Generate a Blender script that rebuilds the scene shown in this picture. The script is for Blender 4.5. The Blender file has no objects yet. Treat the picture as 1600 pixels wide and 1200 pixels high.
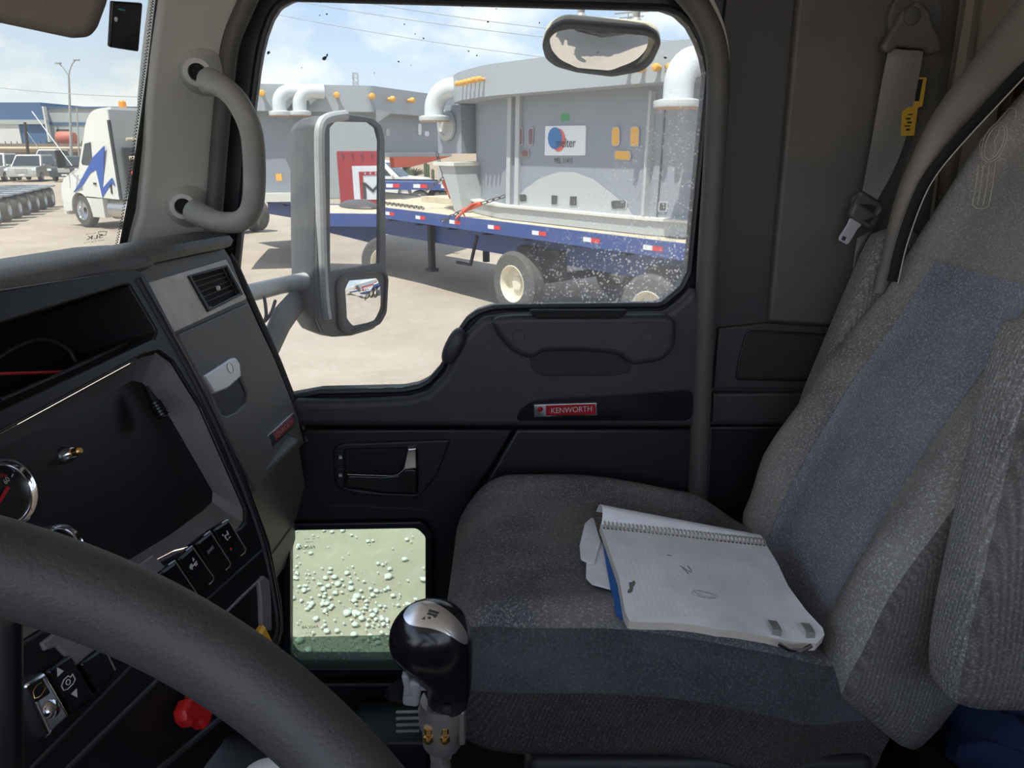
import bpy, bmesh, math, random
from mathutils import Vector, Matrix
random.seed(7)
sc = bpy.context.scene
COL = sc.collection
R = math.radians
# ------------------------------------------------------------------ camera, sky, sun, exposure
EYE = 2.5                                    # the eye is 2.5 m above the yard
FPX, PITCH = 1150.0, R(17.8)                 # focal length in pixels of the 1600 px wide frame, tilt downwards
cam = bpy.data.objects.new('camera', bpy.data.cameras.new('camera'))
COL.objects.link(cam)
cam.location = (0, 0, EYE)
cam.rotation_euler = (R(90) - PITCH, 0, 0)
cam.data.sensor_width = 36
cam.data.lens = 36 * FPX / 1600
cam.data.clip_start = 0.02
cam.data.clip_end = 800
sc.camera = cam
sc.view_settings.view_transform = 'Standard'
sc.view_settings.look = 'None'
sc.view_settings.exposure = 1.65
sc.view_settings.gamma = 1
sc.view_settings.use_curve_mapping = False

def make_world():
    w = bpy.data.worlds.new('sky')
    sc.world = w
    w.use_nodes = True
    nt = w.node_tree
    nt.nodes.clear()
    N = nt.nodes.new
    out = N('ShaderNodeOutputWorld')
    bg = N('ShaderNodeBackground')
    bg.inputs['Strength'].default_value = .88
    tc = N('ShaderNodeTexCoord')
    sep = N('ShaderNodeSeparateXYZ')
    nt.links.new(tc.outputs['Generated'], sep.inputs[0])
    ramp = N('ShaderNodeValToRGB')
    cr = ramp.color_ramp
    cr.elements[0].position = 0.0
    cr.elements[0].color = (.74, .78, .83, 1)
    cr.elements[1].position = .6
    cr.elements[1].color = (.30, .46, .80, 1)
    e = cr.elements.new(.16)
    e.color = (.50, .64, .86, 1)
    nt.links.new(sep.outputs['Z'], ramp.inputs[0])
    # clouds: cumulus heaps low over the horizon
    mp = N('ShaderNodeMapping')
    mp.inputs['Scale'].default_value = (1, 1, 1.9)
    mp.inputs['Location'].default_value = (.13, .4, .25)
    nt.links.new(tc.outputs['Generated'], mp.inputs[0])
    no = N('ShaderNodeTexNoise')
    no.inputs['Scale'].default_value = 3.6
    no.inputs['Detail'].default_value = 8
    no.inputs['Roughness'].default_value = .58
    nt.links.new(mp.outputs[0], no.inputs[0])
    cm = N('ShaderNodeValToRGB')
    cm.color_ramp.elements[0].position = .47
    cm.color_ramp.elements[0].color = (0, 0, 0, 1)
    cm.color_ramp.elements[1].position = .60
    cm.color_ramp.elements[1].color = (1, 1, 1, 1)
    nt.links.new(no.outputs[0], cm.inputs[0])
    mx = N('ShaderNodeMixRGB')
    nt.links.new(cm.outputs[0], mx.inputs[0])
    nt.links.new(ramp.outputs[0], mx.inputs[1])
    mx.inputs[2].default_value = (.93, .93, .93, 1)
    nt.links.new(mx.outputs[0], bg.inputs[0])
    nt.links.new(bg.outputs[0], out.inputs[0])
make_world()
SUN = bpy.data.lights.new('sun', 'SUN')
SUN.energy = 3.9
SUN.angle = R(.6)
SUN.color = (1, .95, .88)
sun = bpy.data.objects.new('sun', SUN)
COL.objects.link(sun)
_el = R(66)
_d = Vector((.50 * math.cos(_el), .866 * math.cos(_el), -math.sin(_el)))
sun.rotation_euler = _d.to_track_quat('-Z', 'Y').to_euler()
sun.location = (-6, -6, 14)

# ------------------------------------------------------------------ geometry helpers
def V(x, y, z):
    """A point given from the eye, as a point of the world."""
    return Vector((x, y, z + EYE))
EP = V(0, 0, 0)
def ray(px, py):
    u, v = (px - 800) / FPX, (600 - py) / FPX
    return Vector((u, math.cos(PITCH) + v * math.sin(PITCH), -math.sin(PITCH) + v * math.cos(PITCH)))
def at_y(px, py, y):
    d = ray(px, py)
    return EP + d * (y / d.y)
def at_z(px, py, z):
    d = ray(px, py)
    return EP + d * (z / d.z)
class Plane:
    """A plane of the cab: origin, normal towards the room, in-plane axes U (across) and W (up)."""
    def __init__(s, O, N, up=(0, 0, 1)):
        s.O = O.copy()
        s.N = Vector(N).normalized()
        s.U = Vector(up).cross(s.N).normalized()
        s.W = s.N.cross(s.U).normalized()
        s.M = Matrix(((s.U.x, s.W.x, s.N.x, s.O.x), (s.U.y, s.W.y, s.N.y, s.O.y), (s.U.z, s.W.z, s.N.z, s.O.z), (0, 0, 0, 1)))
    def hit(s, px, py, h=0):
        d = ray(px, py)
        t = (s.O + s.N * h - EP).dot(s.N) / d.dot(s.N)
        return EP + d * t
    def uv(s, px, py, h=0):
        q = s.hit(px, py, h) - s.O
        return (q.dot(s.U), q.dot(s.W))
    def pt(s, u, w, h=0):
        return s.O + s.U * u + s.W * w + s.N * h
    def L(s, pts, r=0, h=0, n=6):
        return rnd([s.uv(x, y, h) for x, y in pts], r, n)

def rnd(pts, r, n=6):
    """Round the corners of a closed 2D outline; r one radius or one per corner."""
    if not r:
        return pts
    out, m = [], len(pts)
    for i in range(m):
        ri = r[i] if isinstance(r, (list, tuple)) else r
        p = Vector(pts[i]); a = Vector(pts[i - 1]) - p; b = Vector(pts[(i + 1) % m]) - p
        la, lb = a.length, b.length
        if ri <= 0 or la < 1e-7 or lb < 1e-7:
            out.append(tuple(p)); continue
        a /= la; b /= lb
        ang = a.angle(b)
        if ang > R(176):
            out.append(tuple(p)); continue
        d = min(ri / math.tan(ang / 2), la * .49, lb * .49)
        p0, p1 = p + a * d, p + b * d
        for k in range(n + 1):
            t = k / n
            q = p0 * (1 - t) ** 2 + p * 2 * t * (1 - t) + p1 * t * t
            out.append(tuple(q))
    return out
def cr(pts, n=8, closed=False):
    """Catmull-Rom through 2D or 3D points."""
    P = [Vector(p) for p in pts]
    m = len(P)
    out = []
    for i in range(m if closed else m - 1):
        g = (lambda k: P[k % m]) if closed else (lambda k: P[max(0, min(m - 1, k))])
        a, b, c, d = g(i - 1), g(i), g(i + 1), g(i + 2)
        for k in range(n):
            t = k / n
            out.append(.5 * ((2 * b) + (c - a) * t + (2 * a - 5 * b + 4 * c - d) * t * t + (3 * b - a - 3 * c + d) * t ** 3))
    if not closed:
        out.append(P[-1])
    return out

class MB:
    """Collects shapes into one mesh."""
    def __init__(s):
        s.v, s.f = [], []
    def add(s, vs, fs):
        k = len(s.v)
        s.v += [Vector(v) for v in vs]
        s.f += [[i + k for i in f] for f in fs]
        return s
    def loft(s, loops, cap=True, close=False, wrap=True):
        n = len(loops[0]); vs = [p for l in loops for p in l]; fs = []
        m = len(loops)
        for i in range(m if close else m - 1):
            for j in range(n if wrap else n - 1):
                a, b = i * n + j, i * n + (j + 1) % n
                i2 = (i + 1) % m
                fs.append([a, b, i2 * n + (j + 1) % n, i2 * n + j])
        if cap and not close and wrap:
            fs.append(list(range(n))[::-1]); fs.append([(m - 1) * n + j for j in range(n)])
        return s.add(vs, fs)
    def tube(s, path, r, n=12, closed=False, flat=None, up=None):
        P = [Vector(p) for p in path]; m = len(P)
        T = []
        for i in range(m):
            a = P[(i - 1) % m] if closed or i else P[0]
            b = P[(i + 1) % m] if closed or i < m - 1 else P[-1]
            T.append((b - a).normalized())
        x = (Vector(up) if up else (Vector((0, 0, 1)) if abs(T[0].z) < .9 else Vector((1, 0, 0))))
        loops = []
        for i in range(m):
            x = (x - T[i] * x.dot(T[i])).normalized()
            y = T[i].cross(x)
            ri = r[i] if isinstance(r, (list, tuple)) else r
            fy = flat if flat else 1
            loops.append([P[i] + x * ri * math.cos(2 * math.pi * k / n) + y * ri * fy * math.sin(2 * math.pi * k / n) for k in range(n)])
        return s.loft(loops, cap=not closed, close=closed)
    def lathe(s, c, axis, prof, n=24, cap=True):
        ax = Vector(axis).normalized()
        x = ax.orthogonal().normalized(); y = ax.cross(x)
        loops = [[Vector(c) + ax * h + (x * math.cos(2 * math.pi * k / n) + y * math.sin(2 * math.pi * k / n)) * r for k in range(n)] for r, h in prof]
        return s.loft(loops, cap=cap)
    def box(s, c, size, M=None):
        hx, hy, hz = [q / 2 for q in size]
        vs = [Vector((x, y, z)) for x in (-hx, hx) for y in (-hy, hy) for z in (-hz, hz)]
        if M is not None:
            vs = [M @ v for v in vs]
        vs = [v + Vector(c) for v in vs]
        return s.add(vs, [[0, 1, 3, 2], [4, 6, 7, 5], [0, 4, 5, 1], [2, 3, 7, 6], [0, 2, 6, 4], [1, 5, 7, 3]])
    def rbox(s, c, size, r, M=None, seg=3):
        bm = bmesh.new()
        bmesh.ops.create_cube(bm, size=1)
        for v in bm.verts:
            v.co = Vector((v.co.x * size[0], v.co.y * size[1], v.co.z * size[2]))
        bmesh.ops.bevel(bm, geom=list(bm.edges), offset=min(r, min(size) * .49), segments=seg, affect='EDGES', profile=.5)
        bm.verts.index_update()
        vs = [(M @ v.co if M is not None else v.co.copy()) + Vector(c) for v in bm.verts]
        fs = [[v.index for v in f.verts] for f in bm.faces]
        bm.free()
        return s.add(vs, fs)
    def ell(s, c, rx, ry, rz, M=None, n=20, m=12, pw=1.0):
        loops = []
        f = lambda q: math.copysign(abs(q) ** pw, q)
        for i in range(m + 1):
            a = -math.pi / 2 + math.pi * i / m
            a = max(-math.pi / 2 + .02, min(math.pi / 2 - .02, a))
            l = []
            for k in range(n):
                b = 2 * math.pi * k / n
                p = Vector((rx * f(math.cos(a)) * f(math.cos(b)), ry * f(math.cos(a)) * f(math.sin(b)), rz * f(math.sin(a))))
                l.append((M @ p if M is not None else p) + Vector(c))
            loops.append(l)
        return s.loft(loops)
    def prism(s, loop, vec):
        return s.loft([loop, [Vector(p) + Vector(vec) for p in loop]])
    def mesh(s):
        me = bpy.data.meshes.new('mesh')
        me.from_pydata([tuple(v) for v in s.v], [], s.f)
        bm = bmesh.new(); bm.from_mesh(me)
        bmesh.ops.recalc_face_normals(bm, faces=bm.faces)
        bm.to_mesh(me); bm.free()
        return me

def slab(pl, loops, h0, h1, bevel=0, res=2):
    """A plate on a plane with an outline and holes (2D loops), between heights h0 and h1, with rounded edges."""
    cu = bpy.data.curves.new('c', 'CURVE')
    cu.dimensions = '2D'; cu.fill_mode = 'BOTH'
    bevel = min(bevel, (h1 - h0) * .49)
    cu.extrude = max((h1 - h0) / 2 - bevel, 1e-5)
    cu.bevel_depth = bevel; cu.bevel_resolution = res
    cu.offset = -bevel
    for l in loops:
        sp = cu.splines.new('POLY')
        sp.points.add(len(l) - 1)
        for p, q in zip(sp.points, l):
            p.co = (q[0], q[1], 0, 1)
        sp.use_cyclic_u = True
    o = bpy.data.objects.new('c', cu)
    me = bpy.data.meshes.new_from_object(o)
    bpy.data.objects.remove(o); bpy.data.curves.remove(cu)
    me.transform(pl.M @ Matrix.Translation((0, 0, (h0 + h1) / 2)))
    return me
def text_mesh(s, pl, u, w, h, width, height=None, mirror=False, ang=0, depth=.0004, flipv=False):
    cu = bpy.data.curves.new('t', 'FONT')
    cu.body = s; cu.align_x = 'CENTER'; cu.align_y = 'CENTER'; cu.extrude = 0
    o = bpy.data.objects.new('t', cu)
    me = bpy.data.meshes.new_from_object(o)
    bpy.data.objects.remove(o); bpy.data.curves.remove(cu)
    xs = [v.co.x for v in me.vertices]; ys = [v.co.y for v in me.vertices]
    w0, h0 = max(xs) - min(xs), max(ys) - min(ys)
    cx, cy = (max(xs) + min(xs)) / 2, (max(ys) + min(ys)) / 2
    sx = width / w0; sy = height / h0 if height else sx
    me.transform(pl.M @ Matrix.Translation((u, w, h)) @ Matrix.Rotation(ang, 4, 'Z') @ Matrix.Diagonal((-sx if mirror else sx, -sy if flipv else sy, 1, 1)) @ Matrix.Translation((-cx, -cy, 0)))
    if mirror != flipv:
        me.flip_normals()
    return me
def join(*mes):
    m = MB()
    for me in mes:
        m.add([v.co.copy() for v in me.vertices], [list(p.vertices) for p in me.polygons])
    me = bpy.data.meshes.new('mesh')
    me.from_pydata([tuple(v) for v in m.v], [], m.f)
    return me

ROOT = {}
def root_of(o):
    while o.parent:
        o = o.parent
    return o
def obj(name, me, mat, parent=None, smooth=35, label=None, loc=None):
    """Link ONE mesh object; vertices come in world space."""
    if isinstance(me, MB):
        me = me.mesh()
    if parent is not None:
        loc = ROOT[root_of(parent).name]
    elif loc is None:
        xs = [v.co for v in me.vertices]
        loc = Vector(((min(p.x for p in xs) + max(p.x for p in xs)) / 2, (min(p.y for p in xs) + max(p.y for p in xs)) / 2, min(p.z for p in xs)))
    me.transform(Matrix.Translation(-loc))
    me.name = name
    if smooth:
        me.shade_smooth()
        me.set_sharp_from_angle(angle=R(smooth))
    if mat is not None:
        me.materials.clear()
        for m in (mat if isinstance(mat, list) else [mat]):
            me.materials.append(m)
    o = bpy.data.objects.new(name, me)
    COL.objects.link(o)
    if parent is None:
        o.location = loc
        ROOT[o.name] = Vector(loc)
    else:
        o.parent = parent
    if label:
        o['label'] = label
    return o
def thing(name, label, cat, loc, group=None):
    o = bpy.data.objects.new(name, None)
    o.empty_display_size = .05
    COL.objects.link(o)
    o.location = loc
    ROOT[o.name] = Vector(loc)
    return tag(o, label, cat, group)
def tag(o, label, cat, group=None, kind=None):
    o['label'] = label; o['category'] = cat
    if group: o['group'] = group
    if kind: o['kind'] = kind
    return o
def struct(o, label=None, cat=None):
    o['kind'] = 'structure'
    if label: o['label'] = label
    if cat: o['category'] = cat
    return o
def struct_root(name, loc, label, cat):
    return struct(thing(name, label, cat, loc), label, cat)
def dup(o, loc, rot=0, label=None, group=None):
    c = o.copy(); COL.objects.link(c)
    c.location = loc; c.rotation_euler.z = rot
    ROOT[c.name] = Vector(loc)
    if label: c['label'] = label
    if group: c['group'] = group
    def kids(a, b):
        for ch in list(a.children):
            d = ch.copy(); COL.objects.link(d); d.parent = b
            kids(ch, d)
    kids(o, c)
    return c

# ------------------------------------------------------------------ materials
def mat(name, col, rough=.6, metal=0, bump=0, bscale=400, var=0, vscale=8, col2=None, spec=None, fine=0, fscale=500, coat=0, fc=None, rib=0):
    """One node-built surface: base colour with broad patches (var) and fine grain (fine), and a bumpy relief."""
    m = bpy.data.materials.new(name)
    m.use_nodes = True
    nt = m.node_tree
    b = nt.nodes['Principled BSDF']
    b.inputs['Roughness'].default_value = rough
    b.inputs['Metallic'].default_value = metal
    if spec is not None: b.inputs['Specular IOR Level'].default_value = spec
    if coat: b.inputs['Coat Weight'].default_value = coat
    col = (*col, 1) if len(col) == 3 else col
    b.inputs['Base Color'].default_value = col
    tc = nt.nodes.new('ShaderNodeTexCoord')
    cur = None
    def noise(scale, detail, rgh=.55):
        n = nt.nodes.new('ShaderNodeTexNoise')
        n.inputs['Scale'].default_value = scale; n.inputs['Detail'].default_value = detail; n.inputs['Roughness'].default_value = rgh
        nt.links.new(tc.outputs['Object'], n.inputs['Vector'])
        return n
    if var:
        n = noise(vscale, 5, .6)
        rp = nt.nodes.new('ShaderNodeValToRGB')
        rp.color_ramp.elements[0].position = .35; rp.color_ramp.elements[1].position = .68
        rp.color_ramp.elements[0].color = (0, 0, 0, 1); rp.color_ramp.elements[1].color = (var, var, var, 1)
        nt.links.new(n.outputs[0], rp.inputs[0])
        mx = nt.nodes.new('ShaderNodeMixRGB')
        nt.links.new(rp.outputs[0], mx.inputs[0])
        mx.inputs[1].default_value = col
        mx.inputs[2].default_value = (*(col2 or [c * .4 for c in col[:3]]), 1)
        cur = mx.outputs[0]
    if fine:
        n = noise(fscale, 2, .7)
        rp = nt.nodes.new('ShaderNodeValToRGB')
        rp.color_ramp.elements[0].position = .5; rp.color_ramp.elements[1].position = .72
        rp.color_ramp.elements[0].color = (0, 0, 0, 1); rp.color_ramp.elements[1].color = (fine, fine, fine, 1)
        nt.links.new(n.outputs[0], rp.inputs[0])
        mx = nt.nodes.new('ShaderNodeMixRGB')
        nt.links.new(rp.outputs[0], mx.inputs[0])
        if cur: nt.links.new(cur, mx.inputs[1])
        else: mx.inputs[1].default_value = col
        mx.inputs[2].default_value = (*(fc or [min(1, c * 2.6) for c in col[:3]]), 1)
        cur = mx.outputs[0]
    rw = None
    if rib:                                  # woven ribs: grooves between them are multiplied darker
        mp = nt.nodes.new('ShaderNodeMapping')
        mp.inputs['Scale'].default_value = (1, 1, .0)
        nt.links.new(tc.outputs['Object'], mp.inputs[0])
        rw = nt.nodes.new('ShaderNodeTexWave')
        rw.bands_direction = 'DIAGONAL'
        rw.inputs['Scale'].default_value = rib; rw.inputs['Distortion'].default_value = .25; rw.inputs['Detail Scale'].default_value = 3
        nt.links.new(mp.outputs[0], rw.inputs['Vector'])
        mx = nt.nodes.new('ShaderNodeMixRGB'); mx.blend_type = 'MULTIPLY'
        mx.inputs[0].default_value = .30
        if cur: nt.links.new(cur, mx.inputs[1])
        else: mx.inputs[1].default_value = col
        nt.links.new(rw.outputs[0], mx.inputs[2])
        cur = mx.outputs[0]
    if cur: nt.links.new(cur, b.inputs['Base Color'])
    if bump:
        n = noise(bscale, 3)
        bp = nt.nodes.new('ShaderNodeBump')
        bp.inputs['Strength'].default_value = bump; bp.inputs['Distance'].default_value = .002
        nt.links.new(n.outputs[0], bp.inputs['Height']); nt.links.new(bp.outputs[0], b.inputs['Normal'])
    return m
def glass(name, tint=(1, 1, 1), dust=.04, streak=0, dcol=(.6, .58, .54), low=None, spots=0):
    """A pane: clear, mirrors a little, with dry dust and specks lying on it (more of it towards LOW: direction, start, end)."""
    m = bpy.data.materials.new(name)
    m.use_nodes = True
    nt = m.node_tree; nt.nodes.clear()
    N = nt.nodes.new; K = nt.links.new
    out = N('ShaderNodeOutputMaterial')
    tr = N('ShaderNodeBsdfTransparent'); tr.inputs[0].default_value = (*tint, 1)
    gl = N('ShaderNodeBsdfGlossy'); gl.inputs['Roughness'].default_value = .02
    fr = N('ShaderNodeFresnel'); fr.inputs[0].default_value = 1.2
    m1 = N('ShaderNodeMixShader')
    K(fr.outputs[0], m1.inputs[0]); K(tr.outputs[0], m1.inputs[1]); K(gl.outputs[0], m1.inputs[2])
    df = N('ShaderNodeBsdfDiffuse'); df.inputs[0].default_value = (*dcol, 1)
    tl = N('ShaderNodeBsdfTranslucent'); tl.inputs[0].default_value = (*dcol, 1)
    m2 = N('ShaderNodeMixShader'); m2.inputs[0].default_value = .6
    K(df.outputs[0], m2.inputs[1]); K(tl.outputs[0], m2.inputs[2])
    tc = N('ShaderNodeTexCoord')
    n1 = N('ShaderNodeTexNoise'); n1.inputs['Scale'].default_value = 5; n1.inputs['Detail'].default_value = 6
    K(tc.outputs['Object'], n1.inputs[0])
    a = N('ShaderNodeMath'); a.operation = 'MULTIPLY'; a.inputs[1].default_value = dust * 2
    K(n1.outputs[0], a.inputs[0])
    cur = a.outputs[0]
    if spots:
        n2 = N('ShaderNodeTexVoronoi'); n2.inputs['Scale'].default_value = 150
        K(tc.outputs['Object'], n2.inputs[0])
        n3 = N('ShaderNodeTexNoise'); n3.inputs['Scale'].default_value = 60; n3.inputs['Detail'].default_value = 3
        K(tc.outputs['Object'], n3.inputs[0])
        lt = N('ShaderNodeMath'); lt.operation = 'SUBTRACT'; lt.inputs[0].default_value = .40
        K(n2.outputs['Distance'], lt.inputs[1])
        mu = N('ShaderNodeMath'); mu.operation = 'MULTIPLY'; mu.inputs[1].default_value = 5; mu.use_clamp = True
        K(lt.outputs[0], mu.inputs[0])
        gt = N('ShaderNodeMath'); gt.operation = 'SUBTRACT'; gt.inputs[1].default_value = .43
        K(n3.outputs[0], gt.inputs[0])
        g2 = N('ShaderNodeMath'); g2.operation = 'MULTIPLY'; g2.inputs[1].default_value = 6; g2.use_clamp = True
        K(gt.outputs[0], g2.inputs[0])
        mm = N('ShaderNodeMath'); mm.operation = 'MULTIPLY'
        K(mu.outputs[0], mm.inputs[0]); K(g2.outputs[0], mm.inputs[1])
        sm = N('ShaderNodeMath'); sm.operation = 'MULTIPLY'; sm.inputs[1].default_value = spots
        K(mm.outputs[0], sm.inputs[0])
        if low:
            dp = N('ShaderNodeVectorMath'); dp.operation = 'DOT_PRODUCT'; dp.inputs[1].default_value = low[0]
            K(tc.outputs['Object'], dp.inputs[0])
            mr = N('ShaderNodeMapRange'); mr.inputs['From Min'].default_value = low[1]; mr.inputs['From Max'].default_value = low[2]
            mr.inputs['To Min'].default_value = .02; mr.inputs['To Max'].default_value = 1
            K(dp.outputs['Value'], mr.inputs[0])
            mq = N('ShaderNodeMath'); mq.operation = 'MULTIPLY'
            K(sm.outputs[0], mq.inputs[0]); K(mr.outputs[0], mq.inputs[1])
            dd = N('ShaderNodeMath'); dd.operation = 'MULTIPLY'
            mr2 = N('ShaderNodeMath'); mr2.operation = 'MULTIPLY_ADD'; mr2.inputs[1].default_value = 1.6; mr2.inputs[2].default_value = .5
            K(mr.outputs[0], mr2.inputs[0])
            K(cur, dd.inputs[0]); K(mr2.outputs[0], dd.inputs[1])
            cur = dd.outputs[0]
            s_out = mq.outputs[0]
        else:
            s_out = sm.outputs[0]
        ad = N('ShaderNodeMath'); ad.operation = 'ADD'; ad.use_clamp = True
        K(cur, ad.inputs[0]); K(s_out, ad.inputs[1])
        cur = ad.outputs[0]
    m3 = N('ShaderNodeMixShader')
    K(cur, m3.inputs[0]); K(m1.outputs[0], m3.inputs[1]); K(m2.outputs[0], m3.inputs[2])
    K(m3.outputs[0], out.inputs[0])
    return m
M = {}
M['vinyl'] = mat('dark vinyl', (.030, .031, .034), .48, bump=.25, bscale=900, var=.5, vscale=6, col2=(.045, .045, .046))
M['vinyl_black'] = mat('black vinyl', (.009, .0095, .0115), .5, bump=.2, bscale=900)
M['door'] = mat('door vinyl', (.028, .029, .033), .5, bump=.25, bscale=1000, var=.6, vscale=9, col2=(.040, .039, .039))
M['pad'] = mat('worn dash pad', (.058, .058, .061), .38, bump=.5, bscale=350, var=.8, vscale=14, col2=(.10, .095, .085))
M['panel'] = mat('grey dash plastic', (.125, .125, .12), .45, bump=.25, bscale=700, var=.6, vscale=7, col2=(.14, .132, .12))
M['ventpanel'] = mat('scuffed vent panel', (.50, .485, .46), .38, bump=.1, bscale=500, var=.9, vscale=22, col2=(.66, .645, .62))
M['black'] = mat('black plastic', (.008, .008, .010), .38, bump=.1, bscale=800)
M['gloss'] = mat('gloss black', (.006, .006, .008), .2)
M['deep'] = mat('deep black', (.004, .004, .005), .8)
M['lilac'] = mat('grey lilac bezel', (.20, .183, .196), .42, var=.4, vscale=18, col2=(.15, .138, .145))
M['pillar'] = mat('grey pillar trim', (.44, .445, .41), .55, bump=.2, bscale=900, var=.5, vscale=5, col2=(.52, .51, .47))
M['rail'] = mat('worn grab bar rubber', (.17, .168, .155), .5, bump=.2, bscale=600, var=.8, vscale=16, col2=(.24, .23, .21))
M['seal'] = mat('door seal rubber', (.085, .08, .072), .6, bump=.25, bscale=500, var=.6, vscale=12, col2=(.05, .048, .045))
M['seal_black'] = mat('black gasket', (.008, .009, .014), .45)
M['wall'] = mat('brown grey wall vinyl', (.105, .095, .082), .6, bump=.35, bscale=700, var=.6, vscale=5, col2=(.055, .051, .046))
M['wall_trim'] = mat('dark wall trim', (.040, .039, .039), .55, bump=.2, bscale=700)
M['mesh'] = mat('speaker cloth', (.022, .021, .019), .8, bump=.9, bscale=500, fine=.6, fscale=420, fc=(.06, .055, .05))
M['curtain'] = mat('sleeper curtain', (.16, .135, .105), .8, bump=.3, bscale=500)
M['plush'] = mat('worn plush', (.25, .255, .295), .95, bump=.6, bscale=350, var=.75, vscale=9, col2=(.165, .165, .185), spec=.15, fine=.8, fscale=330, fc=(.58, .58, .65))
M['plush2'] = mat('dusty plush', (.30, .275, .25), .95, bump=.6, bscale=380, var=.7, vscale=8, col2=(.20, .19, .18), spec=.15, fine=.75, fscale=350, fc=(.56, .53, .49))
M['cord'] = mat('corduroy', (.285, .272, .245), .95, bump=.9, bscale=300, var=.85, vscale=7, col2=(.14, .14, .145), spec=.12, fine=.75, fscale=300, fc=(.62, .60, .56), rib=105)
M['cushion'] = mat('worn cushion plush', (.175, .167, .158), .95, bump=.6, bscale=330, var=.9, vscale=6, col2=(.065, .066, .08), spec=.15, fine=.7, fscale=320, fc=(.40, .385, .37))
M['roll'] = mat('rolled vinyl edge', (.19, .165, .138), .5, bump=.3, bscale=500)
M['stitch'] = mat('pale thread', (.48, .44, .38), .9)
M['cordshade'] = mat('shaded corduroy', (.155, .147, .135), .95, bump=.9, bscale=300, var=.8, vscale=7, col2=(.10, .095, .09), spec=.1, fine=.6, fscale=300, fc=(.34, .32, .29), rib=105)  # corduroy darkened for the shade on the seat's near-facing sides
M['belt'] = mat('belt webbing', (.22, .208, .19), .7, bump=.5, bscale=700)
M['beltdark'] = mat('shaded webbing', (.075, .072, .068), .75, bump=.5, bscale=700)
M['beltplastic'] = mat('belt plastic', (.095, .086, .077), .5)
M['yellow'] = mat('yellow label', (.62, .38, .03), .6)
M['chrome'] = mat('chrome', (.75, .75, .77), .12, 1)
M['cordsoft'] = mat('worn bolster cloth', (.285, .272, .245), .95, bump=.9, bscale=300, var=.85, vscale=7, col2=(.15, .147, .145), spec=.12, fine=.75, fscale=300, fc=(.60, .58, .54))
M['steel'] = mat('dull steel', (.26, .24, .225), .38, .7, bump=.2, bscale=300, var=.6, vscale=60, col2=(.25, .23, .22))
M['brass'] = mat('brass', (.75, .47, .16), .25, 1)
M['silver'] = mat('brushed silver', (.62, .61, .60), .28, .85, var=.4, vscale=40, col2=(.42, .41, .40))
M['latch'] = mat('silver latch paint', (.62, .63, .66), .3, .4)
M['paper'] = mat('soiled paper', (.84, .85, .86), .9, var=.5, vscale=13, col2=(.60, .575, .55))
M['paperedge'] = mat('paper edge', (.58, .52, .44), .9)
M['blue'] = mat('blue cover', (.01, .10, .36), .5)
M['coil'] = mat('spiral wire', (.45, .38, .28), .4, .6)
M['ink'] = mat('ink', (.02, .02, .025), .6)
M['skirt'] = mat('dark seat skirt', (.075, .068, .062), .95, bump=.9, bscale=300, var=.8, vscale=8, col2=(.045, .042, .04), spec=.1, fine=.6, fscale=300, fc=(.20, .185, .17), rib=105)  # skirt cloth; shade of the near side is put into its colour too
M['rollband'] = mat('soiled seat roll', (.048, .048, .053), .9, bump=.5, bscale=330, var=.9, vscale=9, col2=(.085, .084, .09), spec=.15, fine=.45, fscale=300, fc=(.17, .17, .18))
M['line'] = mat('pale ruling', (.55, .61, .66), .9)
M['red'] = mat('red plastic', (.50, .012, .012), .4)
M['badge_red'] = mat('badge red', (.30, .008, .014), .3)
M['amber'] = mat('amber knob', (.75, .42, .03), .4)
M['greylever'] = mat('pale grey plastic', (.20, .205, .21), .45)
M['white'] = mat('white plastic', (.72, .74, .78), .5)
M['whitemark'] = mat('white marking', (.62, .62, .62), .6)
M['redmark'] = mat('red marking', (.5, .03, .02), .6)
M['wheel'] = mat('steering rim', (.034, .034, .037), .55, bump=.25, bscale=500, var=.7, vscale=10, col2=(.055, .052, .050))
M['visor'] = mat('visor cloth', (.13, .11, .092), .9, bump=.3, bscale=600)
M['unseen_headliner'] = mat('unseen_headliner', (.55, .53, .49), .9)  # unseen roof lining, made pale to bounce light down
M['floor'] = mat('rubber floor', (.018, .018, .018), .8, bump=.4, bscale=120)
M['gl_side'] = glass('side glass', (.64, .66, .655), .05, dcol=(.95, .93, .90), spots=.8, low=((.75, 0, -.66), -.13, .10))
M['gl_low'] = glass('tinted low glass', (.53, .60, .55), .05, spots=.05)
M['gl_front'] = glass('windscreen glass', (.67, .68, .655), .09)
M['frit'] = mat('frit black', (.012, .012, .010), .4)
M['mirror'] = mat('mirror', (.88, .89, .90), .01, 1)
M['mhouse'] = mat('dusty mirror shell', (.075, .078, .083), .6, bump=.3, bscale=300, var=.6, vscale=10, col2=(.13, .127, .12), fine=.35, fscale=180)
M['mpost'] = mat('weathered grey post', (.50, .50, .49), .5, .2, var=.5, vscale=20, col2=(.30, .295, .29))
M['cream'] = mat('cream shell', (.75, .66, .48), .45)
M['dial'] = mat('dial face', (.006, .006, .007), .5)
# ------------------------------------------------------------------ the cab: planes that its panels lie on
D = Plane(V(0, 1.38, 0), (math.sin(R(5)), -math.cos(R(5)), 0))                 # passenger door
PD = Plane(V(-.396, 1.28, -.524), (.96, -.125, .27))                           # dash in front of the passenger
PS = Plane(V(-.50, 1.0, -.18), (1, -.13, .31))                                 # centre stack
WS = Plane(V(-.647, 1.23, -.15), (.924, -.2316, -.299))                        # windscreen
PP = Plane(V(-.533, 1.2, .21), (.70, -.67, -.24))                              # pillar trim
FLOOR = -1.25

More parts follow.
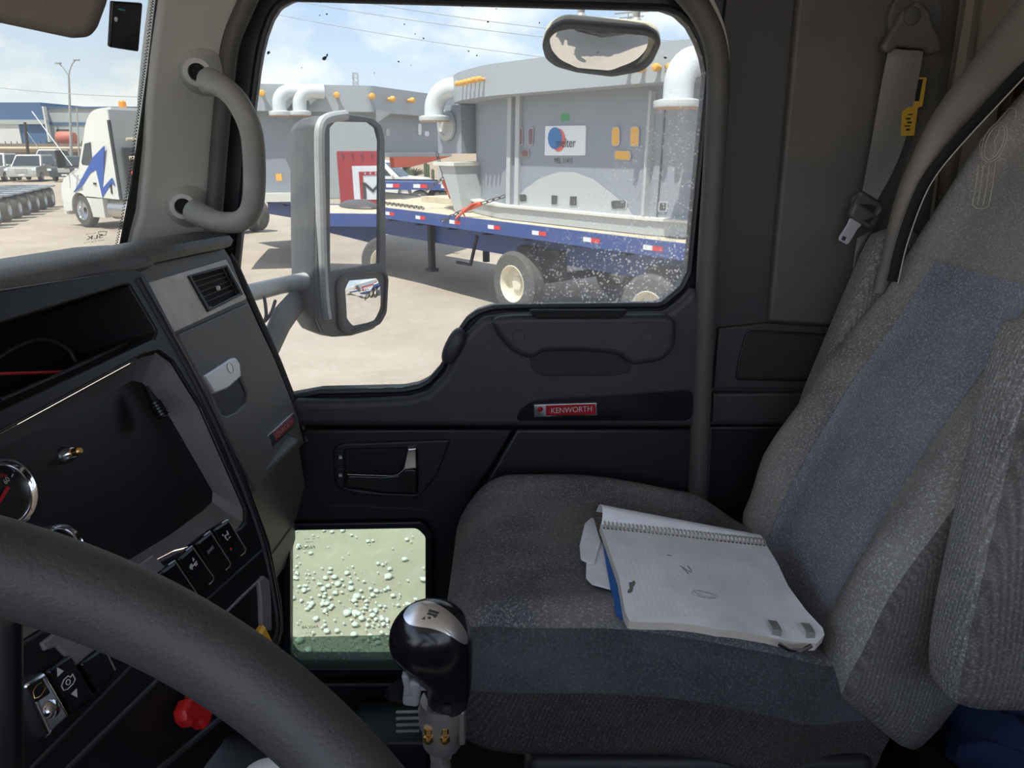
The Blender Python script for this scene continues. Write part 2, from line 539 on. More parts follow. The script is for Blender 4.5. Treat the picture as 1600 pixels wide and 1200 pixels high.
def build_shell():
    m = MB().box(V(.2, .42, FLOOR - .02), (2.4, 2.1, .04))
    struct(obj('floor', m, M['floor']), 'black rubber floor of the cab', 'floor')
    m = MB().rbox(V(.325, .42, .44), (2.23, 2.1, .05), .02)  # unseen; front edge carried past the windscreen top to keep sun off the dash
    struct(obj('ceiling', m, M['unseen_headliner']), 'unseen pale cab roof lining, carried forward to block sun', 'ceiling')
    m = MB().box(V(.2, -.66, -.80), (2.4, .05, .92))
    struct(obj('wall_left', m, M['vinyl_black']), 'dark lower half of the driver side', 'wall')
    m = MB().box(V(1.42, .42, -.42), (.04, 2.1, 1.7))
    struct(obj('wall_back', m, M['wall']), 'brown grey rear wall of the cab', 'wall')
    m = MB().box(V(-.985, .35, -.75), (.03, 2.0, 1.0))
    struct(obj('wall_front', m, M['vinyl_black']), 'black firewall under the dash', 'wall')
    # windscreen
    g = slab(WS, [WS.L([(236, -200), (243, 0), (230, 100), (218, 187), (203, 290), (184, 388), (180, 470), (-300, 560), (-300, -200)])], -.004, 0)
    struct(obj('window_3', g, M['gl_front'], smooth=0), 'windscreen glass with black dotted border beside the pillar', 'windscreen')
    right = [(256, -60), (252, 0), (245, 50), (240, 90), (233, 160), (230, 233), (220, 333), (205, 384), (200, 430)]
    left = [(170, 430), (185, 384), (203, 290), (218, 187), (230, 100), (242, 0), (247, -60)]
    fr = slab(WS, [WS.L(right + left)], .0005, .003)
    edge = cr([(x, y) for x, y in left], 40)
    dm = MB()
    k = 0
    last = None
    for q in edge:
        if last is not None and (q - last).length < 3.2:
            continue
        last = q; k += 1
        for off, sz in ((2.6, .0011), (5.0, .0008)):
            c = WS.hit(q.x - off, q.y + (1.6 if off > 4 else 0), .0015)
            dm.lathe(c - WS.N * .0008, WS.N, [(sz, 0), (sz, .0016)], 6)
    struct(obj('trim_4', join(fr, dm.mesh()), M['frit'], smooth=0), 'black dotted windscreen border', 'trim')
    # windscreen maker's mark, read from inside
    t = text_mesh('SLK', WS, *WS.uv(147, 370), .001, .034, .0065, mirror=True)
    u, w = WS.uv(160, 363)
    trp = [WS.uv(*p) for p in ((152, 363), (154, 361.5), (166, 361.5), (164, 367), (154.5, 367))]
    tb = MB()
    pts = [WS.pt(a, b, .0012) for a, b in trp]
    tb.tube(pts, .0005, 5, closed=True)
    t2 = text_mesh('llllllll lll llll lll lll', WS, *WS.uv(146, 377), .001, .04, .0016, mirror=True)
    t3 = text_mesh('lllll ll llll', WS, *WS.uv(141, 365), .001, .02, .0016, mirror=True)
    o = obj('windscreen_marking', join(t, t2, t3, tb.mesh()), M['ink'], smooth=0)
    struct(o, 'small dark maker mark printed on the windscreen', 'marking')
    # pillar between windscreen and door
    pl = [(300, -200), (262, -60), (252, 0), (245, 50), (240, 90), (233, 160), (230, 233), (220, 333), (205, 384), (190, 460), (345, 460), (345, 330), (352, 200), (362, 90), (385, 30), (420, -60), (470, -200)]
    struct(obj('trim_1', slab(PP, [PP.L(pl)], -.05, 0, .008, 3), M['pillar']), 'grey moulded pillar trim between windscreen and door', 'pillar trim')
    # sealing strip round the door opening
    m = MB()
    lp = cr([(470, -110), (410, -40), (378, 22), (360, 70), (352, 130), (344, 210), (337, 300), (330, 400), (326, 470)], 8)
    m.tube([D.hit(q.x, q.y, .045) for q in lp], .0145, 12)
    struct(obj('trim_2', m, M['seal']), 'grey rubber sealing tube along the pillar', 'door seal')
    m = MB()
    rp = cr([(1010, -60), (1060, -22), (1097, 22), (1117, 70), (1122, 130), (1116, 250), (1105, 420), (1097, 600), (1089, 780), (1080, 1000), (1072, 1180)], 10)
    m.tube([D.hit(q.x, q.y, .03) for q in rp], .0195, 14)
    struct(obj('trim_3', m, M['seal']), 'grey rubber sealing tube behind the door', 'door seal')
    m = MB()
    rp = cr([(1085, -40), (1112, 2), (1128, 40), (1136, 80), (1135, 110), (1131, 150)], 8)
    m.tube([D.hit(q.x, q.y, .012) for q in rp], .004, 8)
    struct(obj('trim_5', m, M['pillar']), 'pale painted body edge beside the door seal', 'trim')
build_shell()

def build_door():
    root = struct_root('door_1', V(.1, 1.42, FLOOR), 'dark vinyl passenger door with large window and small lower window', 'door')
    MW = [(352, 640), (352, 580), (370, 395), (393, 165), (397, 135), (400, 110), (405, 80), (412, 52), (421, 27), (433, 8), (455, -4), (1040, 12), (1062, 20), (1081, 38), (1094, 62), (1103, 88), (1108, 115), (1078, 425), (1066, 450), (1034, 477), (800, 480), (772, 481), (748, 488), (731, 500), (719, 517), (708, 540), (699, 560), (688, 578), (672, 596), (655, 605), (630, 610), (500, 613)]
    LW = [(452, 825), (462, 819), (655, 816), (668, 830), (668, 1030), (660, 1038), (462, 1038), (452, 1025)]
    outer = [(300, -205), (1165, -205), (1140, -60), (1128, 60), (1132, 150), (1112, 420), (1096, 780), (1072, 1250), (330, 1250), (330, 500)]
    obj('door_frame', slab(D, [D.L(outer), D.L(MW, .03), D.L(LW, .02)], -.045, 0, .004), M['seal_black'], root)
    # rubber gasket around both panes
    mw = D.L(MW, .03)
    m = MB()
    m.tube([D.pt(a, b, .001) for a, b in mw], .006, 8, closed=True)
    obj('window_gasket', m, M['seal_black'], root)
    # upper panel with the sweeping sill
    up = [(455, 640), (460, 618), (560, 618), (640, 614), (668, 606), (694, 580), (722, 522), (752, 491), (792, 485), (1034, 483), (1060, 462), (1078, 442), (1088, 460), (1090, 480), (1084, 660), (440, 658)]
    obj('upper_panel', slab(D, [D.L(up, .025)], 0, .034, .014, 4), M['door'], root)
    lo = [(430, 664), (800, 664), (722, 795), (728, 1180), (400, 1180), (420, 800)]
    lw2 = [(442, 812), (458, 806), (664, 803), (682, 822), (684, 1046), (668, 1056), (454, 1056), (440, 1040)]
    obj('lower_panel', slab(D, [D.L(lo), D.L(lw2, .02)], 0, .026, .006), M['vinyl_black'], root)
    rear = [(806, 664), (1084, 664), (1076, 1000), (1070, 1180), (734, 1180), (728, 797)]
    obj('rear_panel', slab(D, [D.L(rear)], 0, .026, .006), M['vinyl_black'], root)
    fr = [(446, 816), (460, 811), (660, 808), (676, 826), (677, 1040), (664, 1048), (458, 1048), (446, 1034)]
    obj('lower_window_frame', slab(D, [D.L(fr, .02), D.L([(456, 828), (465, 822), (652, 819), (665, 832), (665, 1027), (657, 1035), (465, 1035), (456, 1022)], .018)], -.01, .02, .004), M['seal_black'], root)
    # grab handle with its cup
    gh = [(767, 500), (775, 492), (800, 489), (1040, 488), (1052, 500), (1050, 540), (1030, 560), (985, 567), (962, 550), (900, 544), (846, 546), (828, 558), (800, 546), (778, 522)]
    slot = [(826, 490), (838, 496), (965, 496), (980, 490)]
    g = obj('grab_handle', slab(D, [D.L(gh, .03, .03)], .03, .056, .012, 4), M['door'], root)
    obj('grip_slot', slab(D, [D.L([(824, 484), (838, 497), (966, 497), (984, 484)], .006, .05)], .04, .0575, .002), M['deep'], g)
    for x in (810, 1011):
        u, w = D.uv(x, 525, .056)
        obj('screw_cap', MB().lathe(D.pt(u, w, .0545), D.N, [(.0, 0), (.0115, 0), (.0115, .002), (.0105, .0032), (0, .0032)], 24), M['vinyl'], g)
    m = MB()
    pp = [D.uv(x, y, .034) for x, y in ((826, 556), (846, 546), (900, 543), (962, 549), (988, 566), (984, 582), (962, 587), (850, 588), (832, 580))]
    obj('pull_recess_shade', slab(D, [rnd(pp, .03)], .028, .0348, .0015), M['vinyl_black'], root)  # flat dark plate standing in for the shade inside the pull cup
    # gloss strip and badge
    gs = [(804, 656), (814, 636), (824, 627), (842, 622), (1082, 607), (1081, 656)]
    obj('gloss_strip', slab(D, [D.L(gs, .02, .03)], .03, .0365, .001), M['gloss'], root)
    b = obj('badge', slab(D, [D.L([(834, 632), (932, 629), (933, 649), (834, 651)], .001, .0365)], .036, .0395, .0008), M['chrome'], root)
    obj('badge_field', slab(D, [D.L([(853, 633.5), (930, 631), (931, 647.3), (853, 649)], 0, .0395)], .0385, .0400), M['badge_red'], b)
    u, w = D.uv(893, 640, .04)
    obj('badge_letters', text_mesh('KENWORTH', D, u, w, .0404, .080, .0112, ang=R(1.5)), M['latch'], b, smooth=0)
    u, w = D.uv(844, 641, .04)
    em = MB().lathe(D.pt(u, w + .002, .0385), D.N, [(.0055, 0), (.0055, .002), (.004, .003), (0, .003)], 16)
    obj('badge_emblem', join(em.mesh(), text_mesh('K', D, u, w, .0418, .005)), M['badge_red'], b, smooth=0)
    # inner door opener
    bz = [(520, 700), (535, 691), (704, 685), (702, 690), (684, 740), (655, 775), (560, 772), (524, 758)]
    obj('opener_bezel', slab(D, [D.L(bz, .02, .026), D.L([(540, 701), (640, 699), (652, 702), (652, 770), (600, 768), (540, 760)], .003, .026)], .024, .034, .004), M['vinyl_black'], root)
    obj('opener_recess', slab(D, [D.L([(530, 698), (660, 695), (660, 775), (530, 770)])], .012, .027), M['black'], root)
    lv = [(541, 741), (600, 743), (622, 741), (634, 732), (652, 731), (652, 770), (600, 768), (541, 758)]
    h = obj('opener_lever', slab(D, [D.L(lv, .012, .034)], .027, .040, .003), M['gloss'], root)
    ed = [D.hit(x, y, .040) for x, y in ((543, 741), (580, 742.5), (612, 743.5), (622, 741), (633, 732))]
    obj('lever_edge', MB().tube(ed, .0011, 6), M['chrome'], h)
    cb = [(637, 700), (650, 699), (652, 731), (629, 733)]
    obj('lever_mount', slab(D, [D.L(cb, .001, .040)], .026, .043, .003), M['chrome'], h)
    for y0, y1 in ((702, 727), (731, 754)):
        k = obj('lock_button', slab(D, [D.L([(526, y0), (538, y0), (538, y1), (526, y1)], .002, .034)], .026, .037, .002), M['vinyl_black'], root)
        u, w = D.uv(532, (y0 + y1) / 2, .037)
        s = MB().box(D.pt(u, w - .001, .0372), (.006, .001, .004))
        s.tube([D.pt(u + .002 * math.cos(a), w + .001 + .003 * math.sin(a), .0375) for a in [math.pi * q / 6 for q in range(7)]], .0005, 5)
        obj('lock_symbol', s, M['whitemark'], k)
    # sill sensor wedge near the window's lower corner
    u, w = D.uv(709, 541, .03)
    mm = Matrix.Rotation(R(26), 3, 'Y')
    obj('mirror_control', MB().ell(D.pt(u, w, .028), .0165, .022, .037, mm, 20, 12, .8), M['vinyl'], root)
    # seam line of the small lower trim
    obj('trim_seam', MB().tube([D.hit(x, y, .0265) for x, y in ((515, 790), (560, 791), (640, 795), (672, 798))], .0012, 6), M['vinyl'], root)
    # panes
    g = slab(D, [D.L(MW, .03)], -.022, -.018)
    struct(obj('window_1', g, M['gl_side'], smooth=0), 'dusty side window of the passenger door', 'window')
    m = MB()
    for x, y, r in ((501, 2, 4), (419, 83, 4.4), (508, 91, 5), (511, 86, 3), (623, 96, 2.4), (662, 60, 2.2), (722, 9, 3), (732, 80, 2), (511, 22, 2), (632, 38, 1.4), (649, 53, 1.2), (471, 106, 1.4), (585, 114, 1.3), (762, 34, 2), (775, 14, 1.6), (843, 36, 1.8), (745, 87, 1.6), (1039, 90, 3.6), (884, 13, 1.5), (642, 102, 1.2), (500, 24, 1.4)):
        pts = []
        for k in range(7):
            a = k * 2 * math.pi / 7
            q = r * random.uniform(.35, 1.1)
            pts.append(D.hit(x + q * math.cos(a), y + q * math.sin(a) * .9, -.0175))
        m.prism(pts, D.N * .0008)
    o = obj('tar_spots', m, M['ink'], smooth=0)
    tag(o, 'small black tar flecks stuck on the upper side window', 'tar flecks', kind='stuff')
    g = slab(D, [D.L(LW, .02)], -.022, -.018)
    lwn = struct(obj('window_2', g, M['gl_low'], smooth=0), 'small greenish lower window of the passenger door', 'window')
    for y, f in ((856, True), (980, False)):
        t = text_mesh('PACCAR', D, *D.uv(478 if f else 484, y, -.017), -.0172, .037 if f else .035, .0072, mirror=True, flipv=False)
        t1 = text_mesh('lll  lll ll', D, *D.uv(484, y + (-14 if f else 14), -.017), -.0172, .020, .0022, mirror=True)
        t2 = text_mesh('lllllll', D, *D.uv(484, y + (-9 if f else 9), -.017), -.0172, .016, .0018, mirror=True)
        obj('glass_marking', join(t, t1, t2), M['ink'], lwn, smooth=0)
    bar = slab(D, [D.L([(455, 1003), (667, 998), (667, 1030), (655, 1037), (465, 1037), (455, 1026)], .004)], -.0165, -.015)
    obj('dirt_film', bar, glass('dirty green film', (.52, .60, .57), .16, dcol=(.55, .60, .56), spots=.4), lwn, smooth=0)
build_door()

def build_side_wall():
    root = struct_root('wall_rear', V(.75, 1.44, FLOOR), 'brown grey vinyl side wall behind the door', 'wall')
    obj('wall_skin', slab(D, [D.L([(1168, -205), (2100, -205), (1990, 1300), (1066, 1300), (1092, 800), (1120, 420), (1136, 150), (1132, 40), (1143, -60)])], -.05, -.006, .004), M['wall_trim'], root)
    obj('upper_panel', slab(D, [D.L([(1262, -198), (1580, -198), (1520, 520), (1198, 500)], .006)], -.01, .012, .006), M['wall'], root)
    obj('waist_panel', slab(D, [D.L([(1112, 612), (1500, 612), (1500, 658), (1108, 658)])], -.01, .012, .005), M['wall_trim'], root)
    obj('speaker_panel', slab(D, [D.L([(1122, 512), (1198, 504), (1560, 528), (1560, 606), (1113, 606)])], -.01, .006, .004), M['wall_trim'], root)
    sp = [(1148, 594), (1153, 560), (1165, 518), (1182, 515), (1330, 524), (1330, 597)]
    f = obj('speaker_frame', slab(D, [D.L(sp, .012, .006)], 0, .010, .003), M['vinyl_black'], root)
    sp2 = [(1153, 590), (1157, 561), (1168, 522), (1183, 519), (1326, 528), (1326, 592)]
    obj('speaker_cloth', slab(D, [D.L(sp2, .011, .010)], .004, .0125, .002), M['mesh'], f)
    obj('lower_panel', slab(D, [D.L([(1106, 664), (1500, 664), (1480, 1280), (1076, 1280)])], -.01, .010, .005), M['vinyl_black'], root)
    # sleeper curtain
    m = MB()
    loops = []
    for k in range(60):
        u = k / 59
        x = .80 + u * .6
        y = 1.385 + .02 * math.sin(u * 38) + .01 * math.sin(u * 90 + 1)
        loops.append([V(x - .03 * (z + .2) * 1.0 - .02, y + .005 * math.sin(z * 14 + k), z) for z in [-1.2 + 1.6 * q / 20 for q in range(21)]] + [V(x - .03 * (z + .2) - .02, y + .006, z) for z in [.4 - 1.6 * q / 20 for q in range(21)]])
    m.loft(loops)
    tag(obj('curtain', m, M['curtain']), 'brown pleated sleeper curtain hanging behind the seat', 'curtain')
build_side_wall()

def build_grab_bar():
    root = thing('grab_bar', 'grey moulded grab bar bolted to the pillar beside the door', 'grab bar', PP.hit(300, 325, 0))
    path = [(328, 128, .012), (338, 131, .030), (352, 139, .045), (372, 160, .052), (391, 200, .054), (397, 245, .054), (397, 300, .054), (391, 330, .052), (374, 346, .046), (345, 347, .036), (320, 339, .022), (304, 331, .008)]
    yy = [1.155, 1.14, 1.125, 1.12, 1.12, 1.125, 1.13, 1.135, 1.14, 1.15, 1.165, 1.18]
    pts = cr([at_y(p[0], p[1], q) for p, q in zip(path, yy)], 8)
    n = len(pts)
    rr = [.0160 + .004 * max(0, 1 - i / 14) + .004 * max(0, 1 - (n - 1 - i) / 14) for i in range(n)]
    obj('bar', MB().tube(pts, rr, 16), M['rail'], root)
    for (x, y) in ((308, 113), (286, 323)):
        ax = ((EP - PP.hit(x, y)).normalized() + PP.N * .35 + Vector((-.25, 0, 0))).normalized()
        c = PP.hit(x, y, .034)
        b = obj('mount', MB().lathe(c, ax, [(.040, -.05), (.034, -.036), (.027, -.020), (.0225, -.006), (.0205, 0), (.0135, .001), (.012, -.012), (.012, -.02), (0, -.02)], 24, cap=False), M['pillar'], root)
        obj('bolt_hole', MB().lathe(c, ax, [(.0118, -.019), (.0118, -.006), (0, -.0058)], 20), M['deep'], b)
build_grab_bar()

def build_dash():
    root = thing('dashboard', 'dark truck dashboard with grey glove box, air vent and empty instrument recess', 'dashboard', V(-.55, .9, FLOOR))
    # padded top over the centre stack
    loops = []
    ys = [-.15 + 1.18 * k / 40 for k in range(41)] + [1.038, 1.042]
    for i, y in enumerate(ys):
        x = -.53 + .13 * (y - 1.0)
        th = .060 - .022 * max(0, (y - .5) / .55)
        e = 1 if y <= 1.03 else (.86 if y < 1.04 else .6)
        sec = [(-.44, -.085), (-.30, -.046), (-.16, -.016), (-.08, -.003), (-.035, 0), (-.005, -.003), (.014, -.011), (.024, -.022), (.024, -.4 * th - .012), (.016, -th * .85), (0, -th), (-.06, -th - .004), (-.44, -.14)]
        cz = -.03
        loops.append([V(x + n * (e if n > -.05 else 1), y, -.119 - .010 * max(0, (y - .6) / .45) + cz + (w - cz) * e) for n, w in sec])
    obj('top_pad', MB().loft(loops), M['pad'], root)
    loops = []
    for i in range(24):
        y = 1.02 + .262 * i / 23
        x = -.545 + .16 * (y - 1.02)
        z = -.131 - .004 * ((y - 1.02) / .26) ** 2
        e = 1 if i < 22 else (.96 if i == 22 else .86)
        sec = [(-.36, -.09), (-.12, -.02), (-.03, -.001), (.004, -.002), (.018, -.008), (.023, -.017), (.018, -.028), (0, -.033), (-.36, -.13)]
        loops.append([V(x + n, y, z - .013 + (w + .013) * e) for n, w in sec])
    obj('side_top_pad', MB().loft(loops), M['pad'], root)
    # passenger side: fascia, vent panel, glove box
    fas = [(190, 420), (352, 386), (362, 402), (386, 462), (432, 566), (468, 658), (478, 692), (396, 775), (360, 760), (250, 560)]
    vent = [(293, 433), (350, 417.5), (373, 460), (323, 485)]
    obj('side_fascia', slab(PD, [PD.L(fas, .006), PD.L([(285, 430), (355, 411), (380, 463), (318, 492)])], -.05, -.002, .004), M['panel'], root)
    obj('fascia_edge', MB().tube([PD.hit(x, y, -.012) for x, y in ((356, 398), (364, 408), (388, 462), (434, 566), (470, 658), (479, 690))], .0075, 8), M['vinyl_black'], root)
    vp = [(224, 443.5), (351, 405.5), (384, 467), (270, 520)]
    obj('vent_panel', slab(PD, [PD.L(vp, .004), PD.L(vent, .003)], -.004, .003, .0015), M['ventpanel'], root)
    v = obj('air_vent', slab(PD, [PD.L([(289, 432), (351, 414.5), (377, 461), (321, 489)], .003), PD.L([(295, 434), (349, 419), (370, 459), (324, 482)], .002)], -.001, .006, .002), M['black'], root)
    u0 = [PD.uv(*p) for p in ((295, 434), (349, 419), (370, 459), (324, 482))]
    lf = lambda a, b, t: (a[0] + (b[0] - a[0]) * t, a[1] + (b[1] - a[1]) * t)
    back = MB().loft([[PD.pt(*q, -.002) for q in u0], [PD.pt(*q, -.045) for q in u0]])
    obj('vent_duct', back, M['deep'], v)
    for k in range(1, 6):
        a, b = lf(u0[0], u0[3], k / 6), lf(u0[1], u0[2], k / 6)
        mb = MB()
        c = [PD.pt(*a, .001), PD.pt(*b, .001), PD.pt(b[0], b[1] + .002, -.008), PD.pt(a[0], a[1] + .002, -.008)]
        mb.prism(c, PD.W * .0014)
        obj('louver', mb, M['vinyl'], v)
    for k in (1, 2, 3):
        a, b = lf(u0[0], u0[1], k / 4), lf(u0[3], u0[2], k / 4)
        mb = MB()
        mb.prism([PD.pt(*a, -.010), PD.pt(*b, -.010), PD.pt(*b, -.018), PD.pt(*a, -.018)], PD.U * .0012)
        obj('vane', mb, M['black'], v)
    obj('vent_tab', MB().rbox(PD.hit(341, 450, .004), (.006, .006, .007), .0015), M['whitemark'], v)
    gd = [(272, 524), (384, 474), (426, 562), (462, 652), (470, 686), (398, 766), (372, 722), (318, 612)]
    rec = [(326, 612), (371, 586), (383, 614), (380, 630), (366, 644), (350, 651), (342, 648)]
    g = obj('glove_box_door', slab(PD, [PD.L(gd, .006), PD.L(rec, .004)], -.006, .005, .003), M['panel'], root)
    rl = PD.L(rec, .004)
    obj('latch_recess', MB().loft([[PD.pt(*q, .001) for q in rl], [PD.pt(*q, -.012) for q in rl]]), M['vinyl'], g)
    la = [(311, 589), (355, 561), (362, 560), (369, 569), (371, 590), (350, 609), (329, 617)]
    l = obj('glove_box_latch', slab(PD, [PD.L(la, .003, .005)], .003, .013, .003), M['latch'], g)
    u, w = PD.uv(359.5, 575, .013)
    obj('lock_cylinder', MB().lathe(PD.pt(u, w, .012), PD.N, [(.0085, 0), (.0085, .0018), (.0075, .002), (.0073, .0012), (.0015, .0012), (0, .0012)], 24), M['silver'], l)
    b = obj('badge', slab(PD, [PD.L([(416, 681), (456, 645), (462, 662), (423, 699)], 0, .005)], .004, .009, .001), M['chrome'], g)
    bu = [PD.uv(*p, .009) for p in ((419.5, 684), (456.5, 650), (460.5, 661), (424, 696))]
    obj('badge_field', slab(PD, [[lf(bu[0], bu[1], .2), bu[1], bu[2], lf(bu[3], bu[2], .2)]], .0085, .0096), M['badge_red'], b)
    c0, c1 = lf(bu[0], bu[3], .5), lf(bu[1], bu[2], .5)
    cc = lf(c0, c1, .58)
    ang = math.atan2(c1[1] - c0[1], c1[0] - c0[0])
    ln = math.hypot(c1[0] - c0[0], c1[1] - c0[1])
    obj('badge_letters', text_mesh('KENWORTH', PD, cc[0], cc[1], .0100, ln * .74, .0095, ang=ang), M['latch'], b, smooth=0)
    # knee panels under the crease
    PL = Plane(PD.hit(398, 772), (.93, -.2, -.3))
    low = [(394, 766), (474, 690), (488, 786), (466, 818), (425, 876), (405, 850)]
    obj('knee_panel', slab(PL, [PL.L(low, .004)], -.04, -.008, .006, 3), M['panel'], root)
    kk = [(400, 900), (425, 874), (466, 817), (467, 842), (456, 880), (431, 914), (420, 960)]
    obj('kick_trim', slab(PL, [PL.L(kk, .003)], -.06, -.006, .004), M['panel'], root)
    # centre stack
    outer = [(-300, 640), (-300, 500), (200, 424), (216, 432), (262, 520), (315, 618), (372, 740), (412, 850), (430, 940), (434, 985), (425, 1015), (370, 1120), (290, 1225), (100, 1420), (-300, 1420)]
    cav = [(-240, 576), (0, 508), (178, 451), (190, 450), (232, 520), (228, 532), (205, 542), (0, 638), (-240, 750)]
    bo = [(-250, 805), (0, 676), (212, 561), (236, 556), (256, 570), (300, 640), (370, 798), (370, 816), (362, 826), (310, 850), (262, 862), (215, 886), (-60, 1050), (-250, 1160)]
    bi = [(-250, 826), (0, 702), (206, 595), (222, 598), (236, 612), (267, 655), (332, 768), (331, 784), (318, 797), (262, 838), (206, 872), (-60, 1010), (-250, 1110)]
    obj('stack_face', slab(PS, [PS.L(outer, .012), PS.L(cav, .003), PS.L([(x + (x - 120) * .012, y + (y - 760) * .012) for x, y in bo], .004)], .001, .012, .004, 3), M['black'], root)
    obj('stack_roll', MB().tube([PS.hit(x, y, .008) for x, y in cr([(212, 436), (262, 524), (315, 622), (370, 744), (408, 850), (427, 940), (431, 985), (420, 1018)], 6)] if False else [PS.hit(q.x, q.y, .008) for q in cr([(212, 436), (262, 524), (315, 622), (370, 744), (408, 850), (427, 940), (431, 985), (420, 1018)], 6)], .008, 10), M['vinyl_black'], root)
    cl = PS.L(cav, .003)
    cm = sum((Vector(q) for q in cl), Vector((0, 0))) / len(cl)
    c2 = [tuple(cm + (Vector(q) - cm) * .92) for q in cl]
    m = MB(); n = len(cl)
    m.add([PS.pt(*q, .010) for q in cl] + [PS.pt(*q, -.13) for q in c2], [[i, (i + 1) % n, n + (i + 1) % n, n + i] for i in range(n)] + [list(range(n, 2 * n))])
    cv = obj('storage_cavity', m, M['vinyl_black'], root, smooth=0)
    obj('red_wire', MB().tube([PS.hit(q.x, q.y, -.05) for q in cr([(-60, 588), (0, 584), (60, 582), (100, 580), (135, 572), (165, 560), (195, 548), (210, 540)], 6)], .0018, 8), M['redmark'], cv)
    obj('wire_loom', MB().tube([PS.hit(q.x, q.y, -.08) for q in cr([(-20, 570), (30, 540), (70, 530), (105, 545), (118, 565)], 6)], .0025, 8), M['vinyl'], cv)
    obj('cavity_ridge', MB().tube([PS.hit(x, y, -.02) for x, y in ((189, 450), (206, 488), (232, 528))], .0025, 8), M['vinyl'], cv)
    obj('cavity_ridge', MB().tube([PS.hit(x, y, -.03) for x, y in ((0, 626), (100, 582), (205, 534))], .003, 8), M['vinyl'], cv)
    # bezel: bevelled frame falling back to the recessed panel
    a = PS.L([bo[0], bo[1], bo[2], bo[3], bo[4], bo[5], bo[6], bo[7], bo[8], bo[9], bo[10], bo[11], bo[12], bo[13]])
    b2 = PS.L([bi[0], bi[1], bi[2], bi[3], bi[4], bi[5], bi[6], bi[7], bi[7], bi[8], bi[9], bi[10], bi[11], bi[12]], h=-.03)
    a = rnd(a, [0, .003, .004, .004, .004, 0, .004, .004, .004, 0, 0, 0, 0, 0]) if False else a
    def dense(l):
        o_ = []
        for i in range(len(l)):
            p, q = l[i], l[(i + 1) % len(l)]
            o_ += [(p[0] + (q[0] - p[0]) * k / 8, p[1] + (q[1] - p[1]) * k / 8) for k in range(8)]
        return o_
    a, b2 = dense(a), dense(b2)
    loops = [[PS.pt(*q, .010) for q in a], [PS.pt(*q, .004) for q in [(p[0] * .97 + r_[0] * .03, p[1] * .97 + r_[1] * .03) for p, r_ in zip(a, b2)]], [PS.pt(*q, -.03) for q in b2]]
    obj('stack_bezel', MB().loft(loops, cap=False), M['lilac'], root, smooth=50)
    obj('recess_panel', slab(PS, [PS.L(bi, 0, -.03)], -.04, -.0298), M['black'], root)
    obj('bezel_lip', MB().tube([PS.hit(x, y, .012) for x, y in ((-250, 804), (0, 675), (212, 560.5))], .0016, 6), M['vinyl'], root)
    # gauges
    for x, y, r, t in ((10, 771, .0365, 1), (96, 862, .030, 0)):
        u, w = PS.uv(x, y, -.02)
        c = PS.pt(u, w, -.03)
        g = obj('gauge', MB().lathe(c, PS.N, [(r, 0), (r, .010), (r * .97, .013), (r * .90, .0145), (r * .80, .012), (r * .76, .006), (r * .76, .003)], 48, cap=False), M['chrome'], root, smooth=60, label='round gauge with wide chrome rim')
        obj('dial', MB().lathe(c, PS.N, [(0, .002), (r * .78, .002), (r * .78, .004), (0, .004)], 40), M['dial'], g)
        if t:
            obj('dial_figures', join(text_mesh('60', PS, u + .012, w + .0105, -.0255, .007, ang=R(20)), text_mesh('1', PS, u + .021, w + .012, -.0255, .0012, .004, ang=R(-62))), M['whitemark'], g, smooth=0)
            obj('dial_legend', text_mesh('intake', PS, u + .0085, w + .0185, -.0255, .016, ang=R(-28)), M['redmark'], g, smooth=0)
            obj('needle', MB().loft([[PS.pt(u - .01 + du, w - .006 + dw, -.0245 + dh) for du, dw, dh in ((-.001, .001, 0), (.001, -.001, 0), (.001, -.001, .001), (-.001, .001, .001))], [PS.pt(u + .009 + du, w + .004 + dw, -.0245 + dh) for du, dw, dh in ((-.0012, .0016, 0), (.0012, -.0016, 0), (.0012, -.0016, .001), (-.0012, .0016, .001))]]), M['red'], g)
    u, w = PS.uv(114, 707, -.02)
    st = obj('push_button', MB().lathe(PS.pt(u, w, -.03), PS.N, [(.0105, 0), (.0095, .004), (.006, .010), (0, .010)], 24), M['chrome'], root)
    obj('button_tip', MB().lathe(PS.pt(u, w, -.021), PS.N, [(.0048, 0), (.0048, .010), (.003, .012), (0, .012)], 16), M['brass'], st)
    # ribbed black fitting hanging at the recess corner
    p0, p1 = PS.hit(228, 604, -.01), PS.hit(258, 653, .0)
    ax = p1 - p0; ln = ax.length
    prof = [(.0, 0), (.003, 0), (.005, ln * .2), (.0075, ln * .45)]
    for k in range(5):
        h = ln * (.48 + k * .09)
        prof += [(.0078, h), (.0095, h + ln * .02), (.0095, h + ln * .06), (.0078, h + ln * .08)]
    prof += [(.0085, ln * .97), (0, ln)]
    obj('ribbed_plug', MB().lathe(p0, ax, prof, 20), M['gloss'], root)
    # rocker switches, upper row
    row = [([(333, 827), (358, 811), (384, 862), (359, 884)], 'axle'), ([(305, 849), (330, 829), (360, 884), (336, 906)], 'SPARE'), ([(277, 873), (302, 852), (334, 906), (310, 930)], 'truck'), ([(249, 894), (275, 875), (308, 932), (284, 953)], '')]
    for q, sym in row:
        s = obj('rocker_switch', slab(PS, [PS.L(q, .003, .02)], .005, .022, .004), M['gloss'], root)
        e = [PS.hit(x, y, .0225) for x, y in ((q[0][0] * .45 + q[1][0] * .55, q[0][1] * .45 + q[1][1] * .55 - 1), (q[1][0] - 2, q[1][1] + 1), (q[1][0] + 1.5, q[1][1] + 6), (q[2][0], q[2][1] - 4), (q[2][0] - 1, q[2][1] + 1), (q[2][0] * .7 + q[3][0] * .3, q[2][1] * .7 + q[3][1] * .3))]
        obj('chrome_edge', MB().tube(e, .0008, 6), M['silver'], s)
        cx, cy = sum(p[0] for p in q) / 4, sum(p[1] for p in q) / 4
